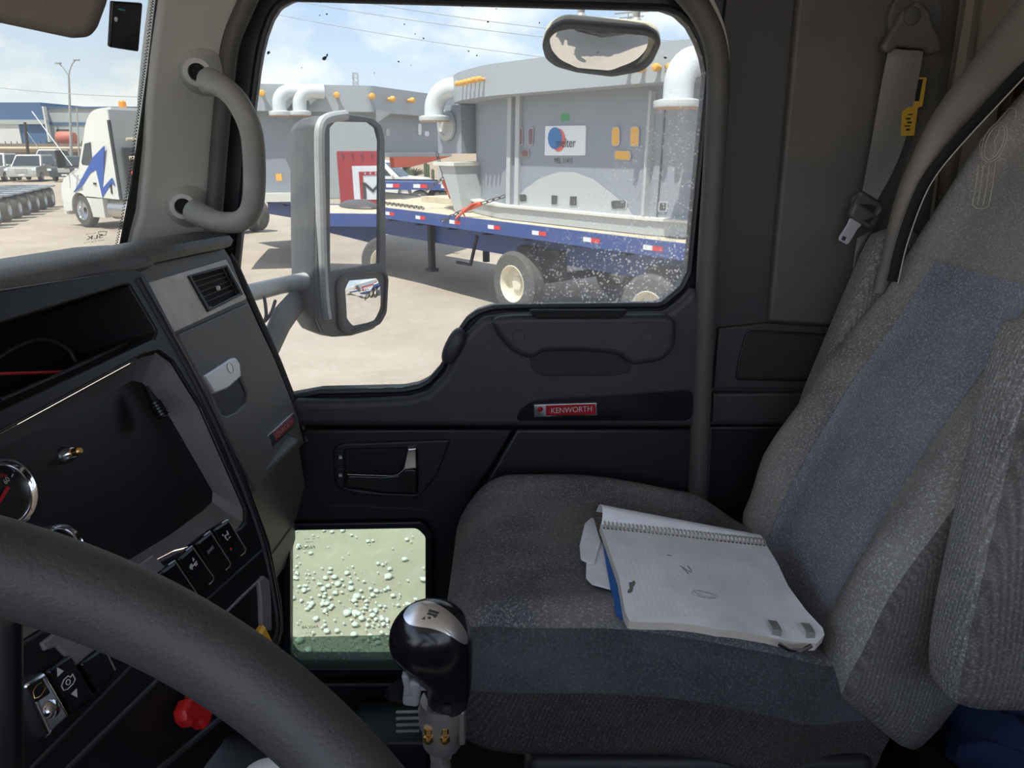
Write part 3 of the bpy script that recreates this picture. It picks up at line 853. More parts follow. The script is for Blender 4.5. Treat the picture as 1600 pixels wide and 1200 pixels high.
        u, w = PS.uv(cx - 4, cy - 8, .022)
        if sym == 'SPARE':
            obj('switch_marking', text_mesh('SPARE', PS, u, w, .0224, .0155, .0045, ang=R(4)), M['whitemark'], s, smooth=0)
        elif sym == 'truck':
            mb = MB()
            mb.prism([PS.pt(u + a, w + b, .0222) for a, b in ((-.008, -.002), (-.002, -.002), (-.002, .003), (-.005, .003), (-.008, .001))], PS.N * .0004)
            mb.prism([PS.pt(u + a, w + b, .0222) for a, b in ((-.001, -.002), (.008, -.001), (.008, .001), (-.001, 0))], PS.N * .0004)
            mb.prism([PS.pt(u + a, w + b, .0222) for a, b in ((.002, .003), (.004, .008), (.006, .004))], PS.N * .0004)
            for a in (-.005, .003, .006):
                mb.lathe(PS.pt(u + a, w - .003, .0222), PS.N, [(.0013, 0), (.0013, .0004)], 8)
            obj('switch_marking', mb, M['whitemark'], s, smooth=0)
        elif sym == 'axle':
            mb = MB()
            for a, b, sx, sy in ((-.004, .001, .002, .006), (.004, .003, .002, .006), (0, .002, .006, .0012), (-.007, .006, .002, .002), (.004, -.004, .004, .0015), (-.002, -.004, .003, .0015)):
                mb.prism([PS.pt(u + a + i * sx / 2, w + b + j * sy / 2, .0222) for i, j in ((-1, -1), (1, -1), (1, 1), (-1, 1))], PS.N * .0004)
            obj('switch_marking', mb, M['whitemark'], s, smooth=0)
            uu, ww = PS.uv(cx + 2, cy + 12, .022)
            obj('warning_lens', MB().lathe(PS.pt(uu, ww, .0215), PS.N, [(.002, 0), (.002, .001), (0, .0016)], 12), M['redmark'], s)
    # grey end piece between the switch row and the bezel, and its lower neighbour
    obj('blank_plate', slab(PS, [PS.L([(212, 886), (240, 866), (273, 900), (262, 935), (230, 930)], .001, .016)], .006, .016, .002), M['lilac'], root)
    obj('blank_plate', slab(PS, [PS.L([(66, 1004), (93, 984), (144, 1003), (150, 1015), (120, 1040), (90, 1010), (72, 1016)], .001, .016)], .006, .016, .002), M['lilac'], root)
    # lower row: chrome faced switch and the engine switch
    s = obj('rocker_switch', slab(PS, [PS.L([(35, 1070), (67, 1049), (108, 1120), (72, 1154)], .004, .02)], .006, .024, .005), M['chrome'], root)
    s['label'] = 'chrome faced rocker switch'
    obj('switch_face', slab(PS, [PS.L([(42, 1073), (64, 1059), (78, 1083), (55, 1098)], .002, .024)], .0235, .0248), M['dial'], s)
    u, w = PS.uv(60, 1079, .025)
    obj('switch_marking', MB().tube([PS.pt(u + a, w + b, .0252) for a, b in ((-.007, -.003), (-.005, .003), (.0, .005), (.006, .004), (.007, -.003), (.002, -.005), (-.003, -.005))], .0005, 5, closed=True), M['brass'], s)
    u, w = PS.uv(80, 1108, .024)
    obj('chrome_dome', MB().lathe(PS.pt(u, w, .0225), PS.N, [(.009, 0), (.008, .004), (.005, .0065), (0, .0075)], 24), M['chrome'], s)
    s = obj('rocker_switch', slab(PS, [PS.L([(74, 1047), (112, 1022), (152, 1090), (114, 1118)], .004, .02)], .006, .020, .004), M['gloss'], root)
    mb = MB()
    for x, y, d in ((92, 1049, 1), (117, 1084, -1)):
        u, w = PS.uv(x, y, .020)
        mb.prism([PS.pt(u + a, w + b * d, .0202) for a, b in ((-.004, -.003), (.004, -.003), (0, .0045))], PS.N * .0004)
    u, w = PS.uv(106, 1066, .020)
    mb.tube([PS.pt(u + a, w + b, .0204) for a, b in ((-.008, -.003), (-.008, .002), (-.003, .005), (.003, .005), (.005, .002), (.008, .003), (.008, -.003), (.004, -.005), (-.004, -.005))], .0006, 5, closed=True)
    mb.tube([PS.pt(u + .0025 * math.cos(a), w + .0025 * math.sin(a), .0204) for a in [math.pi * k / 6 for k in range(12)]], .0005, 5, closed=True)
    obj('switch_marking', mb, M['whitemark'], s, smooth=0)
    s = obj('rocker_switch', slab(PS, [PS.L([(126, 1036), (160, 1012), (184, 1050), (156, 1084)], .004, .02)], .006, .020, .004), M['gloss'], root)
    obj('chrome_edge', MB().tube([PS.hit(163, 1012, .0205), PS.hit(180, 1047, .0205)], .0009, 6), M['silver'], s)
    obj('chrome_strip', MB().tube([PS.hit(54, 1112, .016), PS.hit(72, 1152, .016)], .0016, 6), M['brass'], root)
    # lower tray with grey frame, trim ridges
    obj('tray_frame', slab(PS, [PS.L([(403, 908), (411, 899), (420, 906), (423, 940), (424, 985), (408, 985), (406, 930)], .002, .016)], .008, .018, .003), M['lilac'], root)
    obj('tray_edge', MB().tube([PS.hit(x, y, .014) for x, y in ((350, 960), (380, 930), (406, 906))], .0022, 8), M['lilac'], root)
    for a, b, r in (((48, 1200), (212, 1034), .002), ((103, 1202), (255, 1054), .003), ((246, 1204), (352, 1116), .004), ((320, 940), (412, 858), .002)):
        obj('trim_ridge', MB().tube([PS.hit(*a, .013), PS.hit((a[0] + b[0]) / 2, (a[1] + b[1]) / 2, .0135), PS.hit(*b, .013)], r, 8), M['vinyl'], root)
    # air brake knobs
    def knob(name, x, y, r, sides, m_, h, lab, rot=0):
        u, w = PS.uv(x, y, h)
        k = obj(name, MB().lathe(PS.pt(u, w, h - .012), Matrix.Rotation(rot, 3, PS.N) @ PS.N, [(r * .8, 0), (r, .004), (r, .012), (r * .75, .016), (0, .016)], sides), M[m_], root, smooth=20, label=lab)
        obj('knob_stem', MB().lathe(PS.pt(u, w, -.005), PS.N, [(.005, 0), (.005, h)], 12), M['steel'], k)
    knob('parking_brake_knob', 411, 1000, .020, 4, 'amber', .03, 'yellow square air brake knob')
    u, w = PS.uv(308, 1108, .035)
    mb = MB()
    oc = [(-.026, .006), (-.022, .017), (-.008, .021), (.0, .016), (.010, .021), (.024, .012), (.026, -.004), (.020, -.018), (.004, -.026), (-.006, -.024), (-.010, -.010), (-.022, -.006)]
    k = obj('trailer_air_knob', slab(PS, [rnd([(u + a, w + b) for a, b in oc], .003)], .022, .040, .005), M['red'], root, smooth=30, label='red faceted trailer air supply knob')
    obj('knob_stem', MB().lathe(PS.pt(u, w, -.005), PS.N, [(.006, 0), (.006, .03)], 12), M['steel'], k)
    # lower carcass of the stack down to the floor
    lo = [PS.pt(-.95, -.62, -.02), PS.pt(-.03, -.40, -.02)]
    obj('lower_carcass', MB().box(V(-.79, .45, -.90), (.34, .9, .66)), M['vinyl_black'], root)
build_dash()

def build_wheel():
    C = V(-.13999974, .02753451, -.221054)
    t, yaw = .86758706, -.17510593
    n = Vector((math.cos(t) * math.cos(yaw), math.cos(t) * math.sin(yaw), math.sin(t)))
    a = n.cross(Vector((0, 0, 1))).normalized(); b = n.cross(a)
    root = thing('steering_wheel', 'large dark grey steering wheel in front of the dashboard', 'steering wheel', C - n * .12)
    rim = [C + (a * math.cos(x) + b * math.sin(x)) * .23 for x in [2 * math.pi * k / 120 for k in range(120)]]
    obj('rim', MB().tube(rim, .0172, 20, closed=True), M['wheel'], root)
    for k in range(4):
        x = math.pi / 4 + k * math.pi / 2
        d = a * math.cos(x) + b * math.sin(x)
        # only the two spokes away from the eye and the two at the hub's sides
        if (C + d * .2 - EP).dot(ray(800, 600)) > 0.10:
            continue
        obj('spoke', MB().tube([C - n * .03 + d * .05, C - n * .02 + d * .14, C + d * .222], [.02, .014, .011], 12, flat=.6), M['wheel'], root)
    obj('hub', MB().lathe(C - n * .06, n, [(.05, 0), (.07, .02), (.065, .04), (.03, .048), (0, .048)], 32), M['black'], root)
    obj('column', MB().lathe(C - n * .45, n, [(.035, 0), (.035, .4)], 20), M['black'], root)
    # stalk on the column
    p = [at_y(12, 1300, .36), at_y(9, 1150, .37), at_y(8, 1030, .38), at_y(9, 965, .385)]
    m = MB().tube(cr(p, 8) + [at_y(9, 960, .385)], [.0095] * 25 + [.006], 14)
    tag(obj('column_lever', m, M['black']), 'black rounded lever beside the steering wheel rim', 'lever')
build_wheel()

def conform(poly, bvh, off, th, rings=6):
    """A thin plate laid on a curved body: outline given where it is seen, wrapped on the surface."""
    n = len(poly)
    c = Vector((sum(p[0] for p in poly) / n, sum(p[1] for p in poly) / n))
    top, bot = [], []
    def put(p):
        d = ray(p[0], p[1]).normalized()
        loc, nor, i, dist = bvh.ray_cast(EP, d)
        if loc is None:
            loc, nor, i, dist = bvh.find_nearest(EP + d * .62)
        if nor.dot(d) > 0: nor = -nor
        top.append(loc + nor * (off + th)); bot.append(loc + nor * off)
    put(c)
    for r in range(1, rings + 1):
        for p in poly:
            q = c + (Vector(p) - c) * r / rings
            put(q)
    fs = []
    for k in range(n):
        fs.append([0, 1 + k, 1 + (k + 1) % n])
        for r in range(rings - 1):
            a, b = 1 + r * n + k, 1 + r * n + (k + 1) % n
            fs.append([a, a + n, b + n, b])
    N = len(top)
    m = MB().add(top + bot, fs + [[i + N for i in f][::-1] for f in fs])
    e = 1 + (rings - 1) * n
    for k in range(n):
        m.f.append([e + k, e + k + N, e + (k + 1) % n + N, e + (k + 1) % n])
    return m
def bvh_of(me):
    from mathutils.bvhtree import BVHTree
    return BVHTree.FromPolygons([v.co.copy() for v in me.vertices], [list(p.vertices) for p in me.polygons])

def build_shifter():
    Y = .53
    base = at_y(690, 1190, Y)
    root = thing('gear_shifter', 'gear stick with glossy black knob and silver top plate', 'gear stick', Vector((base.x, base.y, FLOOR + EYE)))
    secs = [(1090, 668, 733), (1080, 664, 735), (1062, 655, 737), (1046, 640, 738), (1030, 625, 738.5), (1012, 611, 738.5), (996, 608, 737), (980, 611, 733), (966, 620, 726), (955, 633, 714), (947, 648, 700), (943, 660, 686)]
    sm = cr([Vector(s) for s in secs], 3)
    loops = []
    for q in sm:
        y, l, r = q
        c = at_y((l + r) / 2, y, Y); hw = (at_y(r, y, Y) - at_y(l, y, Y)).length / 2
        loops.append([c + Vector((hw * math.copysign(abs(math.cos(a)) ** .9, math.cos(a)), hw * .86 * math.sin(a), 0)) for a in [2 * math.pi * k / 32 for k in range(32)]])
    kme = MB().loft(loops).mesh()
    bv = bvh_of(kme)
    k = obj('knob', kme, M['gloss'], root)
    plate = [(q.x, q.y) for q in cr([(633, 965), (637, 955), (646, 947), (665, 942.5), (683, 947), (704, 961), (719, 977), (727, 993), (727, 1004), (721, 1005), (703, 994), (680, 984), (655, 980), (640, 976)], 6, True)]
    pm = conform(plate, bv, .0004, .0018, 8)
    pme = pm.mesh(); b2 = bvh_of(pme)
    pl = obj('shift_plate', pme, M['silver'], k, smooth=60)
    pl['label'] = 'silver shift pattern plate'
    mk = MB()
    for poly in ([(671, 952), (687, 957), (684, 960), (669, 956)], [(669, 957), (684, 961), (682, 964), (667, 960)], [(675, 961), (682, 964), (679, 966)], [(659, 968), (664, 963), (664, 968)]):
        t = conform(poly, b2, .0001, .0003, 2); mk.add(t.v, t.f)
    t = conform([(671 + 2.6 * math.cos(a), 965.5 + 2 * math.sin(a)) for a in [2 * math.pi * q / 10 for q in range(10)]], b2, .0001, .0003, 2); mk.add(t.v, t.f)
    obj('plate_marking', mk, M['ink'], pl, smooth=0)
    w = lambda px: px / FPX * .63
    P = lambda x, y, dy=0: at_y(x, y, Y + dy)
    up = Vector((.02, 0, 1))
    def cyl(x, y0, y1, r0, r1, dy=0):
        a, b = P(x, y1, dy), P(x, y0, dy)
        return a, b - a, [(r1, 0), (r1, (b - a).length * .1), (r0, (b - a).length * .9), (r0, (b - a).length)]
    obj('collar', MB().lathe(*cyl(700, 1080, 1098, .0185, .018), 28), M['black'], root)
    a, ax, pr = cyl(691, 1093, 1164, .0200, .0170)
    hs = obj('valve_body', MB().lathe(a, ax, [(.0150, 0), (.0175, .004), (.0178, ax.length * .45), (.0205, ax.length * .5), (.0212, ax.length * .8), (.019, ax.length)], 32), M['steel'], root)
    obj('port_hole', MB().ell(P(699, 1109, -.019), .005, .004, .0045), M['deep'], hs)
    obj('side_rib', MB().rbox(P(722, 1128, -.004), (.006, .018, .036), .002), M['steel'], hs)
    for x in (669.5, 695):
        a, ax, pr = cyl(x, 1136, 1160, .0038, .0045, -.0175)
        L_ = ax.length
        obj('brass_fitting', MB().lathe(a, ax, [(0, -.001), (.0032, 0), (.0048, L_ * .15), (.0048, L_ * .5), (.0030, L_ * .55), (.0030, L_ * .65), (.0042, L_ * .7), (.0042, L_)], 16), M['brass'], root)
    a, ax, pr = cyl(688, 1162, 1182, .0105, .0105)
    obj('hex_nut', MB().lathe(a, ax, [(.010, 0), (.0108, .001), (.0108, ax.length - .001), (.010, ax.length)], 6), M['steel'], root, smooth=20)
    bot = V((base.x) * 1.02, Y + .02, FLOOR); top = P(688, 1180)
    obj('shaft', MB().lathe(bot, top - bot, [(.011, 0), (.011, (top - bot).length - .03), (.008, (top - bot).length)], 16), M['steel'], root)
    g = MB().rbox(P(645, 1076, -.012), (.0145, .016, .027), .004, Matrix.Rotation(R(8), 3, 'Y'))
    g.rbox(P(637, 1066, -.015), (.006, .012, .022), .0025, Matrix.Rotation(R(-8), 3, 'Y'))
    g.rbox(P(664, 1068, -.014), (.02, .008, .010), .002)
    obj('range_lever', g, M['greylever'], root)
    tb = MB().loft([[P(632, 1060, -.008), P(632, 1098, -.008), P(632, 1098, .006), P(632, 1060, .006)], [P(616, 1064, -.008), P(613, 1097, -.008), P(613, 1097, .006), P(616, 1064, .006)], [P(601, 1082, -.004), P(601, 1090, -.004), P(601, 1090, .002), P(601, 1082, .002)]])
    obj('splitter_button', tb, M['gloss'], root)
build_shifter()

def build_small_cab():
    # sun visor
    S = Plane(at_y(70, 20, .72), (.50, -.82, -.28))
    lp = [(-120, 22), (0, 35), (112, 59), (140, 57), (152, 42), (166, 4), (178, -70), (-120, -90)]
    root = thing('sun_visor', 'brown padded sun visor folded down at the top of the windscreen', 'sun visor', S.hit(60, 20))
    obj('visor_body', slab(S, [S.L(lp, .022)], -.012, .012, .010, 4), M['visor'], root)
    obj('hinge_rod', MB().tube([S.hit(-120, -84, 0), S.hit(182, -68, 0)], .006, 10), M['black'], root)
    # black tag stuck to the glass
    root = thing('toll_tag', 'small dark glossy tag stuck on the windscreen beside the visor', 'toll tag', WS.hit(195, 75, .004))
    obj('tag_body', slab(WS, [WS.L([(173, 1), (220, 4), (213.5, 80), (169, 73)], .003, .006)], .0035, .010, .002), M['gloss'], root)
    obj('tag_back', slab(WS, [WS.L([(176, -30), (222, -28), (221, -1), (175, -3)], .002, .006)], .0035, .008, .002), M['gloss'], root)
    u, w = WS.uv(181, 30, .01)
    obj('tag_glint', MB().lathe(WS.pt(u, w, .0095), WS.N, [(.0032, 0), (.0032, .001), (0, .0014)], 16), M['white'], root)  # white dot put in for the highlight on the glossy tag
    obj('tag_strip', slab(WS, [WS.L([(185, 13), (195, 15), (194.5, 17), (185, 15)], 0, .01)], .0098, .0104), mat('teal mark', (.05, .45, .55), .4), root)
    # white lid low between the wheel and the shifter
    c = at_y(413, 1212, .60)
    root = thing('bottle', 'white rounded plastic bottle standing under the steering wheel', 'bottle', Vector((c.x, c.y, FLOOR + EYE)))
    h = c.z - (FLOOR + EYE)
    obj('bottle_body', MB().lathe(Vector((c.x, c.y, FLOOR + EYE)), (0, 0, 1), [(.045, 0), (.05, .01), (.05, h * .55), (.035, h * .75), (.026, h * .85)], 28), M['white'], root)
    obj('bottle_cap', MB().lathe(Vector((c.x, c.y, FLOOR + EYE)), (0, 0, 1), [(.027, h * .84), (.028, h * .95), (.024, h), (.012, h + .008), (0, h + .01)], 28), M['white'], root)
    # heater grille low at the door sill
    root = thing('heater_grille', 'small floor grille with pale metal slats behind the gear stick', 'grille', V(-.27, 1.18, FLOOR))
    obj('grille_box', MB().rbox(V(-.25, 1.24, -1.19), (.16, .12, .12), .01), M['vinyl_black'], root)
    for y in (1112, 1122, 1132, 1142):
        obj('slat', MB().tube([at_y(619, y + 1, 1.165), at_y(655, y, 1.165)], .0028, 8), M['silver'], root)
build_small_cab()
def sstep(a, b, x):
    t = max(0, min(1, (x - a) / (b - a)))
    return t * t * (3 - 2 * t)
def lerp_tab(tab, x):
    for (a, va), (b, vb) in zip(tab, tab[1:]):
        if x <= b:
            t = max(0, min(1, (x - a) / (b - a)))
            t = t * t * (3 - 2 * t)
            return va + (vb - va) * t
    return tab[-1][1]
def ztop(x):
    return -.603 - .05 * sstep(.10, .45, x)

def build_seat():
    root = thing('passenger_seat', 'worn grey plush air ride passenger seat with folded armrests', 'seat', V(.25, 1.07, FLOOR))
    # ---- cushion: closed sections across the seat, marched from front to back
    yc, hw = 1.075, .262
    zb = -.865
    def sec(x, kx, shrink, drop):
        out = []
        n = 144
        w = hw * kx * (1 - .17 * sstep(.34, .50, x))
        for k in range(n):
            a = 2 * math.pi * k / n
            c, s_ = math.cos(a), math.sin(a)
            e = .34
            px = math.copysign(abs(c) ** e, c); pz = math.copysign(abs(s_) ** e, s_)
            zb = -.865 - .07 * sstep(.22, .5, x)
            zt = ztop(x) - drop - .05 * sstep(.34, .47, x)
            mid = (zt + zb) / 2; hz = (zt - zb) / 2 * shrink
            y = yc + w * px
            z = mid + hz * pz
            if s_ > 0:
                q = (y - yc) / hw
                z += (.018 * math.exp(-((abs(q) - .78) / .17) ** 2) - .016 * math.exp(-(q / .55) ** 2)) * sstep(.3, .9, pz) * shrink
                if c < 0: z += -.006 * math.exp(-((q + .97) / .1) ** 2)
            # the near side wall leans out a little and carries a soft roll
            if c < 0 and s_ < .98:
                z0 = (z - zb) / (zt - zb)
                y += .030 * (1 - z0) * 1.0 - .014 * math.exp(-((z0 - .62) / .16) ** 2)
            out.append(V(x, y, z))
        return out
    loops = []
    for i in range(70):
        t = i / 69
        x = -.098 + .65 * t
        f = max(0, 1 - (x + .098) / .13)
        kx = math.sqrt(max(0, 1 - f ** 2.6 * .40))
        drop = .055 * max(0, 1 - (x + .098) / .10) ** 2.2
        shrink = 1 - .10 * f ** 3
        loops.append(sec(x, kx, shrink, drop))
    c0 = loops[0]
    cen = sum(c0, Vector((0, 0, 0))) / len(c0)
    loops = [[cen + (p - cen) * .55 + Vector((-.008, 0, 0)) for p in c0], [cen + (p - cen) * .86 + Vector((-.006, 0, 0)) for p in c0]] + loops
    cb = bvh_of(MB().loft(loops).mesh())
    i0, i1 = 55, 71
    def cstrip(idx, cap=False):
        m = MB().loft([[l[j % 144] for j in idx] for l in loops], cap=False, wrap=False)
        return m
    cu = obj('seat_cushion', cstrip(range(0, i0 + 1)), M['cushion'], root, smooth=60)
    obj('seat_roll', cstrip(range(i0, i1 + 1)), M['rollband'], root, smooth=60)
    sk = cstrip(range(i1, 145))
    for l in (loops[0], loops[-1]):
        sk.f.append([len(sk.v) + k for k in range(144)]); sk.v += l
    obj('seat_skirt', sk, M['skirt'], root, smooth=60)
    def seam(name, pts, r, m_, parent, bv, off=0.0):
        P = []
        for q in cr(pts, 8):
            d = ray(q.x, q.y).normalized()
            loc, nor, i, dist = bv.ray_cast(EP, d)
            if loc is not None:
                P.append(loc + nor * (off if nor.dot(d) < 0 else -off))
        if len(P) > 2:
            obj(name, MB().tube(P, r, 6), m_, parent)
    seam('seat_seam', [(742, 800), (775, 789), (830, 796), (880, 785)], .0008, M['cushion'], cu, cb)
    # skirt and pedestal
    obj('seat_base', MB().rbox(V(.28, 1.06, -.93), (.52, .40, .14), .02), M['vinyl_black'], root)
    obj('suspension', MB().rbox(V(.30, 1.06, -1.12), (.40, .36, .26), .02), M['black'], root)
    # ---- backrest: sections across the back, marched up; split into centre, bolsters and head panel
    Bp = Vector((.470, 0, -.715)); A = Vector((.385, 0, .923)); Fw = Vector((-.923, 0, .385))
    def bp(s, y, d):
        q = Bp + A * s + Fw * d
        return V(q.x, y, q.z)
    ybc = 1.085
    W_ = [(0, .238), (.05, .246), (.15, .252), (.3, .246), (.55, .235), (.75, .205), (.92, .15), (1.0, .11)]
    BU = [(0, .012), (.05, .028), (.16, .046), (.32, .034), (.55, .006), (.75, .012), (1.0, .0)]
    CE = [(0, -.004), (.1, .006), (.3, .012), (.5, .002), (.7, .0), (1.0, -.03)]
    SPLIT = .53
    def back_sec(s):
        w, b, c = lerp_tab(W_, s), lerp_tab(BU, s), lerp_tab(CE, s)
        front = []
        for k in range(61):
            q = -1 + 2 * k / 60
            aq = abs(q)
            d = c + (b - c + .004) * sstep(.42, .80, aq)
            d -= .03 * max(0, (aq - .80) / .20) ** 2.2
            front.append((q, d))
        side = [(1, -.055), (1.0, -.09), (.985, -.13), (.93, -.165), (.8, -.178)]
        pts = [(q, d) for q, d in front] + side + [(0, -.18)] + [(-q, d) for q, d in side[::-1]]
        yw = 1
        return [bp(s - .36 * max(0, -d - .02) * (1 if s < .2 else 0) * (1 - s / .2) - .03 * max(0, abs(q) - .6) / .4 * (1 if s < .2 else 0) * (1 - s / .2), ybc + w * q, d) for q, d in pts]
    svals = [-.01, -.006, 0, .006, .014, .025] + [.04 + .96 * k / 60 for k in range(61)]
    S_ = []
    for i, s in enumerate(svals):
        l = back_sec(max(0, s))
        if s < .014:
            cen = bp(.02, ybc, -.08)
            k = [.90, .95, .975, .99][i] if i < 4 else .995
            l = [cen + (p - cen) * k for p in l]
        S_.append(l)
    # front indexes: 0..60; split at +-SPLIT
    iL = round((1 - SPLIT) / 2 * 60); iR = 60 - iL
    iHead = next(i for i, s in enumerate(svals) if s > .572)
    def strip(idx, rows):
        m = MB()
        m.loft([[S_[r][j] for j in idx] for r in rows], cap=False, wrap=False)
        return m
    n = len(S_[0])
    obj('backrest_panel', strip(range(iL, iR + 1), range(0, iHead + 1)), M['plush'], root, smooth=60)
    obj('head_panel', strip(range(iL - 7, iR + 8), range(iHead, len(S_))), M['plush2'], root, smooth=60)
    near = list(range(61, n))
    obj('bolster', strip(list(range(1, iL + 1)), range(0, iHead + 1)), M['cordsoft'], root, smooth=60)
    obj('bolster_side', strip(list(range(n - 5, n)) + [0, 1], range(0, iHead + 1)), M['cordshade'], root, smooth=60)
    obj('bolster', strip(list(range(iR, 66)), range(0, iHead + 1)), M['cordsoft'], root, smooth=60)
    obj('bolster', strip(list(range(n - 5, n)) + list(range(0, iL - 6)), range(iHead, len(S_))), M['cordsoft'], root, smooth=60)
    obj('bolster', strip(list(range(iR + 7, 66)), range(iHead, len(S_))), M['cordsoft'], root, smooth=60)
    bk = strip(list(range(65, n - 4)), range(0, len(S_)))
    bk.f.append([len(bk.v) + k for k in range(n)]); bk.v += S_[0]
    bk.f.append([len(bk.v) + k for k in range(n)]); bk.v += S_[-1]
    obj('backrest_shell', bk, M['vinyl_black'], root, smooth=60)
    for j in (iL, iR):
        obj('panel_seam', MB().tube([S_[r][j] + Fw * .0003 for r in range(2, iHead + 1)], .0011, 6), M['cord'], root)
    obj('panel_seam', MB().tube([S_[iHead][j] + Fw * .0006 for j in range(iL - 7, iR + 8)], .0013, 6), M['plush2'], root)
    # stitched emblem on the head panel
    em = MB()
    bv = bvh_of(MB().loft(S_, cap=False).mesh())
    def st(pts, closed=False):
        P = []
        for x, y in pts:
            d = ray(x, y).normalized(); loc, nor, i, dist = bv.ray_cast(EP, d)
            if loc is not None: P.append(loc - d * .0008)
        if len(P) > 2: em.tube(P, .0009, 5, closed=closed)
    def ellp(cx, cy, a, b, rot, n=28):
        return [(cx + a * math.cos(t) * math.cos(rot) - b * math.sin(t) * math.sin(rot), cy + a * math.cos(t) * math.sin(rot) + b * math.sin(t) * math.cos(rot)) for t in [2 * math.pi * k / n for k in range(n)]]
    for (a, b) in ((33, 17), (29, 12.5)):
        st(ellp(1554, 222, a, b, R(-68)), True)
    st([(1551, 245), (1556, 228), (1553, 222), (1560, 208), (1562, 200)])
    st([(1560, 242), (1549, 226)])
    st(cr([(1535, 250), (1531, 222), (1545, 192), (1566, 172), (1586, 170), (1587, 185)], 6))
    st(cr([(1540, 254), (1541, 256)], 2))
    for x in (1521, 1529, 1538, 1547):
        st([(x + 8 - (x - 1521) * .0, 258), (x + 4, 290), (x - 2, 321)])
    st([(1529, 258), (1556, 257)])
    st(cr([(1519, 318), (1524, 324), (1536, 326), (1544, 322)], 4))
    obj('stitched_emblem', em, M['stitch'], root)
    # rolled cover edge with zip, sweeping up the far side of the head panel
    roll = cr([at_y(1372, 458, 1.285), at_y(1388, 412, 1.285), at_y(1412, 330, 1.28), at_y(1440, 262, 1.27), at_y(1482, 190, 1.25), at_y(1545, 118, 1.20), at_y(1612, 45, 1.13), at_y(1680, -30, 1.06)], 8)
    rr = [.009 + .012 * min(1, i / 20) + .022 * sstep(20, 56, i) for i in range(len(roll))]
    obj('rolled_edge', MB().tube(roll, rr, 14), M['roll'], root)
    zp = cr([at_y(1394, 440, 1.245), at_y(1408, 380, 1.25), at_y(1432, 312, 1.25), at_y(1456, 268, 1.24), at_y(1500, 215, 1.22), at_y(1560, 150, 1.17), at_y(1625, 80, 1.11)], 10)
    z = obj('zip_tape', MB().tube(zp, .009, 10, flat=.5), M['deep'], root)
    obj('zip_stitch', MB().tube([p + Vector((.006, -.008, -.002)) for p in zp], .0011, 6), M['stitch'], z)
    # ---- armrests folded up at both sides
    def arm(c0, c1, wx, wy, mat_):
        m = MB(); loops = []
        for k in range(25):
            t = k / 24
            e = math.sqrt(max(.02, 1 - abs(2 * t - 1) ** 5)) if t < .5 else math.sqrt(max(.02, 1 - abs(2 * t - 1) ** 7))
            c = c0 + (c1 - c0) * t
            l = []
            for q in range(36):
                a = 2 * math.pi * q / 36
                cx = math.copysign(abs(math.cos(a)) ** .5, math.cos(a)); sx = math.copysign(abs(math.sin(a)) ** .5, math.sin(a))
                l.append(c + Vector((wx * cx * (.75 + .25 * e) * (1 if e > .5 else e * 2), wy * sx * (.6 + .4 * e) * (1 if e > .5 else e * 2), 0)))
            loops.append(l)
        return m.loft(loops)
    am = arm(V(.612, .765, -.665), V(.640, .80, -.17), .085, .052, None)
    nb = bvh_of(am.mesh())
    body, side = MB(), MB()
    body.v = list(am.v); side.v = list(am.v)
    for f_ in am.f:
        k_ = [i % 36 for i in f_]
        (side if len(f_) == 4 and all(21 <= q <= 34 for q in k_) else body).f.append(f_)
    def used(mb):
        ids = sorted({i for f_ in mb.f for i in f_}); mp = {i: k for k, i in enumerate(ids)}
        r_ = MB(); r_.v = [mb.v[i] for i in ids]; r_.f = [[mp[i] for i in f_] for f_ in mb.f]
        return r_
    a = obj('armrest', used(body), M['cord'], root, smooth=60)
    obj('armrest_side', used(side), M['cordshade'], a, smooth=60)
    seam('armrest_piping', [(1575, 600), (1560, 680), (1540, 800), (1522, 920), (1508, 1000), (1492, 1050)], .0012, M['cord'], a, nb, .0002)
    arm_far = arm(V(.60, 1.365, -.52), V(.70, 1.35, -.135), .042, .036, None)
    obj('armrest', arm_far, M['cord'], root, smooth=60)
    obj('armrest_hinge', MB().lathe(V(.64, .83, -.40), (0, 1, 0), [(.03, -.02), (.03, .08)], 20), M['black'], root)
    # dark blue cloth tucked low behind the seat
    m = MB().ell(V(.86, .98, -.938), .13, .10, .065, None, 40, 24, .8)
    m.v = [p + Vector((.010 * math.sin(p.y * 70 + p.z * 40), .010 * math.sin(p.x * 60), .012 * math.sin(p.x * 55 + p.y * 80))) for p in m.v]
    tag(obj('blue_cloth', m, mat('blue cloth', (.008, .018, .06), .9, bump=.6, bscale=90)), 'dark blue cloth bundle on the floor behind the seat', 'cloth')
    m = MB().rbox(V(.86, .98, -1.13), (.3, .3, .24), .02)
    tag(obj('storage_box', m, M['vinyl_black']), 'black storage box on the floor behind the seat under the blue cloth', 'box')
    return cb
SEATBVH = build_seat()

